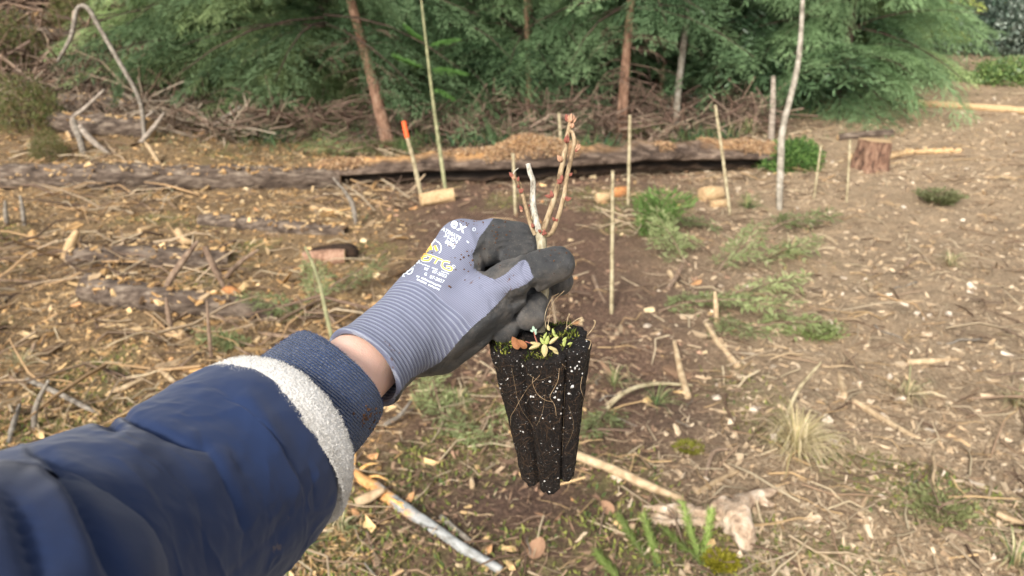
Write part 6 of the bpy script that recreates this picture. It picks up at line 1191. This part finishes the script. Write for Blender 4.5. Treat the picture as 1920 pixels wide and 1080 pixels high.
def bud(x, y, d, ang, ln, m=None, lean=0.0, fat=1.0):        # ang: screen direction, degrees anticlockwise from right
    o = part('bud', m or B1, seed); a = math.radians(ang); dr = unit(RT * math.cos(a) + UP * math.sin(a) - FW * lean)
    o.location = P(x, y, d) - SB; o.rotation_mode = 'QUATERNION'; o.rotation_quaternion = Vector(dr).to_track_quat('Z', 'Y'); s_ = ln * 0.92 * d / F; o.scale = (s_ * fat * .9, s_ * fat * .9, s_); return o
for a in ((1069, 231, .484, 82, 20, B2, .2, 1.2), (1066, 228, .484, 112, 17, B1, .3, 1.2), (1072, 230, .484, 62, 15, B2, .1, 1.2), (1071, 240, .483, 65, 12, B2, .4, 1.3), (1062, 268, .480, 84, 19, B1, .5, 1.2), (1079, 282, .480, 52, 16, B2, .2, 1.1), (1077, 284, .480, 30, 11, B1, .3, 1.2),
          (963, 332, .484, 135, 14, B1, .2, 1.1), (966, 335, .483, 160, 9, B2, .4, 1.2), (971, 340, .483, 80, 11, B1, .3, .9), (976, 362, .483, 60, 12, B1, .3, 1.1), (977, 362, .483, 110, 11, B1, .5, 1.2), (972, 352, .483, 90, 8, B1, .8, 1.2), (979, 394, .484, 120, 11, B1, .3, 1.1), (978, 398, .484, 100, 7, B2, .5, 1.2),
          (1036, 370, .483, 105, 16, B1, .2, 1.0), (1034, 369, .483, 172, 16, B1, .3, .9), (1053, 344, .480, 140, 14, B1, .4, 1.2), (1052, 340, .480, 80, 15, B1, .4, 1.1), (1068, 330, .479, 50, 9, B1, .3, 1.3), (1050, 342, .479, 200, 9, B1, .4, 1.1), (1061, 376, .479, 25, 14, B1, .3, 1.0), (1060, 374, .479, 60, 9, B1, .5, 1.2),
          (1053, 303, .482, 125, 17, B2, .3, .9), (1040, 414, .480, 120, 10, B1, .5, 1.2), (1042, 415, .480, 50, 8, B1, .5, 1.2), (1000, 427, .484, 110, 11, B1, .4, 1.2), (1014, 436, .482, 130, 10, B1, .6, 1.2), (1018, 437, .482, 60, 10, B1, .6, 1.2), (1016, 440, .481, 20, 9, B1, .7, 1.3), (1023, 440, .481, 90, 8, B1, .7, 1.3), (994, 386, .485, 160, 5, B1, .6, 1.5)): bud(*a)
# living top of the plug: moss, weed leaves, curled dead leaves, moss stalks
M_lf = simple('pale_green_leaf', [(0.3, (0.17, 0.30, 0.05)), (0.55, (0.45, 0.48, 0.14)), (0.75, (0.62, 0.52, 0.28))], 120, 0.5, 0.3, 400, 0.0008, trans=0.25)
M_lf2 = simple('cream_leaf', [(0.3, (0.45, 0.38, 0.15)), (0.6, (0.62, 0.50, 0.26)), (0.8, (0.40, 0.45, 0.10))], 90, 0.5, 0.3, 400, 0.0008, trans=0.25)
M_dry = simple('dry_brown_leaf', [(0.3, (0.20, 0.07, 0.03)), (0.7, (0.42, 0.19, 0.08))], 120, 0.7, 0.4, 500, 0.001, trans=0.15)
M_blu = simple('blue_green_leaf', [(0.3, (0.25, 0.38, 0.26)), (0.7, (0.50, 0.62, 0.48))], 200, 0.6, 0.2, 500, 0.0005, trans=0.2)
LF = [leafm('leaf', m, w_, c_, s_) for m, w_, c_, s_ in ((M_lf, .5, .35, 1), (M_lf2, .55, .5, 2), (M_dry, .8, .9, 3), (M_blu, .6, .2, 4), (M_lf2, .35, .2, 5))]
def leaf(x, y, d, ang, ln, k, lean=0.3, roll=0.0, lab=None):
    ln *= 0.68
    o = part('leaf', LF[k], seed); a = math.radians(ang); dr = unit(RT * math.cos(a) + UP * math.sin(a) - FW * lean)
    q = Vector(dr).to_track_quat('Z', 'Y') @ Vector((0, 0, 1)).rotation_difference(Vector((0, 0, 1))); o.rotation_mode = 'QUATERNION'
    yv = unit(FW - dr * (FW @ dr)); xv = np.cross(yv, dr); R = Matrix((xv, yv, dr)).transposed() @ Matrix.Rotation(roll, 3, 'Z')
    o.rotation_quaternion = R.to_quaternion(); o.location = P(x, y, d) - SB; s_ = ln * d / F; o.scale = (s_, s_, s_)
    if lab: o['label'] = lab
    return o
for a in ((1021, 645, .470, -95, 32, 1, .5, .2, 'cream and green cupped leaf hanging over the plug rim'), (1030, 645, .472, 35, 32, 4, .3, .3), (1028, 650, .472, -20, 26, 4, .4, -.2), (1024, 646, .473, 75, 24, 0, .3, 0), (1022, 646, .473, 120, 22, 0, .3, .3), (1014, 645, .473, 165, 30, 4, .3, .5),
          (1012, 648, .472, -160, 32, 4, .5, -.3), (1036, 652, .474, -50, 22, 1, .5, 0), (1020, 638, .478, 60, 22, 0, .1, .6), (1055, 640, .476, 45, 16, 0, .2, 0), (1060, 645, .474, 70, 16, 0, .2, .8), (1058, 650, .474, 100, 15, 0, .4, 0), (1064, 646, .476, 20, 14, 0, .3, 0),
          (972, 655, .476, 100, 30, 2, .4, .4, 'curled orange brown dead leaf under the fingers'), (988, 652, .475, 160, 26, 2, .5, -.5), (914, 640, .490, 80, 18, 2, .3, .3), (1072, 628, .510, 100, 22, 1, .2, .2, 'dry tan leaf standing behind the moss'), (1082, 630, .508, 130, 22, 4, .1, -.4),
          (1001, 620, .474, 100, 13, 3, .3, 0), (1000, 622, .474, 150, 10, 3, .3, 0), (1002, 622, .474, 50, 10, 3, .3, 0), (1003, 628, .474, 75, 12, 3, .5, 0), (1046, 632, .478, 140, 16, 0, .2, .4), (1040, 628, .482, 100, 18, 0, .2, .4), (1030, 620, .486, 95, 16, 1, .2, .4)): leaf(*a)
for pts, m in (([(1001, 622, .474, 1.0), (1004, 634, .474, 1.2), (1010, 648, .474, 1.4)], M_bud), ([(1010, 648, .474, 1.3), (996, 644, .475, 1.2), (985, 640, .477, 1.0)], M_bud), ([(1100, 630, .49, .9), (1112, 615, .49, 1.0), (1116, 604, .49, 1.6), (1113, 600, .49, 1.4)], M_twig),
               ([(1060, 616, .50, .8), (1080, 600, .50, .8), (1092, 595, .50, 1.7)], M_twig), ([(1062, 618, .50, .7), (1064, 598, .50, .7), (1068, 588, .50, 1.6)], M_twig), ([(1026, 618, .49, .6), (1036, 570, .49, .6), (1058, 545, .49, .8)], M_twig), ([(1024, 616, .49, .6), (1022, 590, .49, .6), (1034, 560, .49, .6), (1048, 550, .49, .6)], M_twig), ([(1098, 636, .482, .8), (1108, 640, .482, .8), (1104, 655, .480, .6)], M_twig)):
    p, r = pl(pts); V, Q = tube(p, r, 6, 14); part('stalk', mesh('stalk', V, Q, m), seed)
# moss carpet: tiny blades and crumbs
bl = []
pos, cols, nrm = [], [], []
for k in range(2600):
    a, rr = r_.rand() * 6.283, math.sqrt(r_.rand()) * 0.0315; q = ptop + pe1 * rr * math.cos(a) + pe2 * rr * math.sin(a) - pax * 0.03
    h = bvh_p.ray_cast(Vector(q), Vector(pax))[0]
    if h is None: continue
    g_ = vn(q[0] * 130, q[1] * 130, 1, 3)
    if g_ < 0.58: continue
    pos.append(np.array(h)); cols.append(((0.04, 0.065, 0.012), (0.11, 0.13, 0.02), (0.26, 0.26, 0.05), (0.025, 0.016, 0.010))[r_.randint(4)])
pos = np.array(pos) - SB
dr = unit(-pax + 0.8 * r_.randn(len(pos), 3)); V, Q = blades(pos, dr, unit(np.cross(dr, r_.randn(len(pos), 3))), 0.0016 + 0.0028 * r_.rand(len(pos)), np.full(len(pos), 0.00045))
M_moss = colmat('moss_blades', 0.8, 0.3, 200, trans=0.25)
o = part('moss', mesh('moss', V, Q, M_moss, col=np.repeat(np.array(cols), 4, 0)), plugo); o['kind'] = 'stuff'
cr = r_.rand(1500); a = r_.rand(1500) * 6.283; u_ = r_.rand(1500); crumbs = []
for k in range(1500):
    d_ = pe1 * math.cos(a[k]) + pe2 * math.sin(a[k]); q = ptop + pax * (u_[k] * pL * 0.97) + d_ * 0.06; h = bvh_p.ray_cast(Vector(q), Vector(-d_))[0]
    if h is not None: crumbs.append(np.array(h))
V, Fc, _ = blobs(np.array(crumbs) - SB, 0.0002 + 0.0004 * r_.rand(len(crumbs)) ** 2, seed=9, jit=0.8)
o = part('peat_crumbs', mesh('peat_crumbs', V, Fc, M_peat, smooth=False), plugo); o['kind'] = 'stuff'
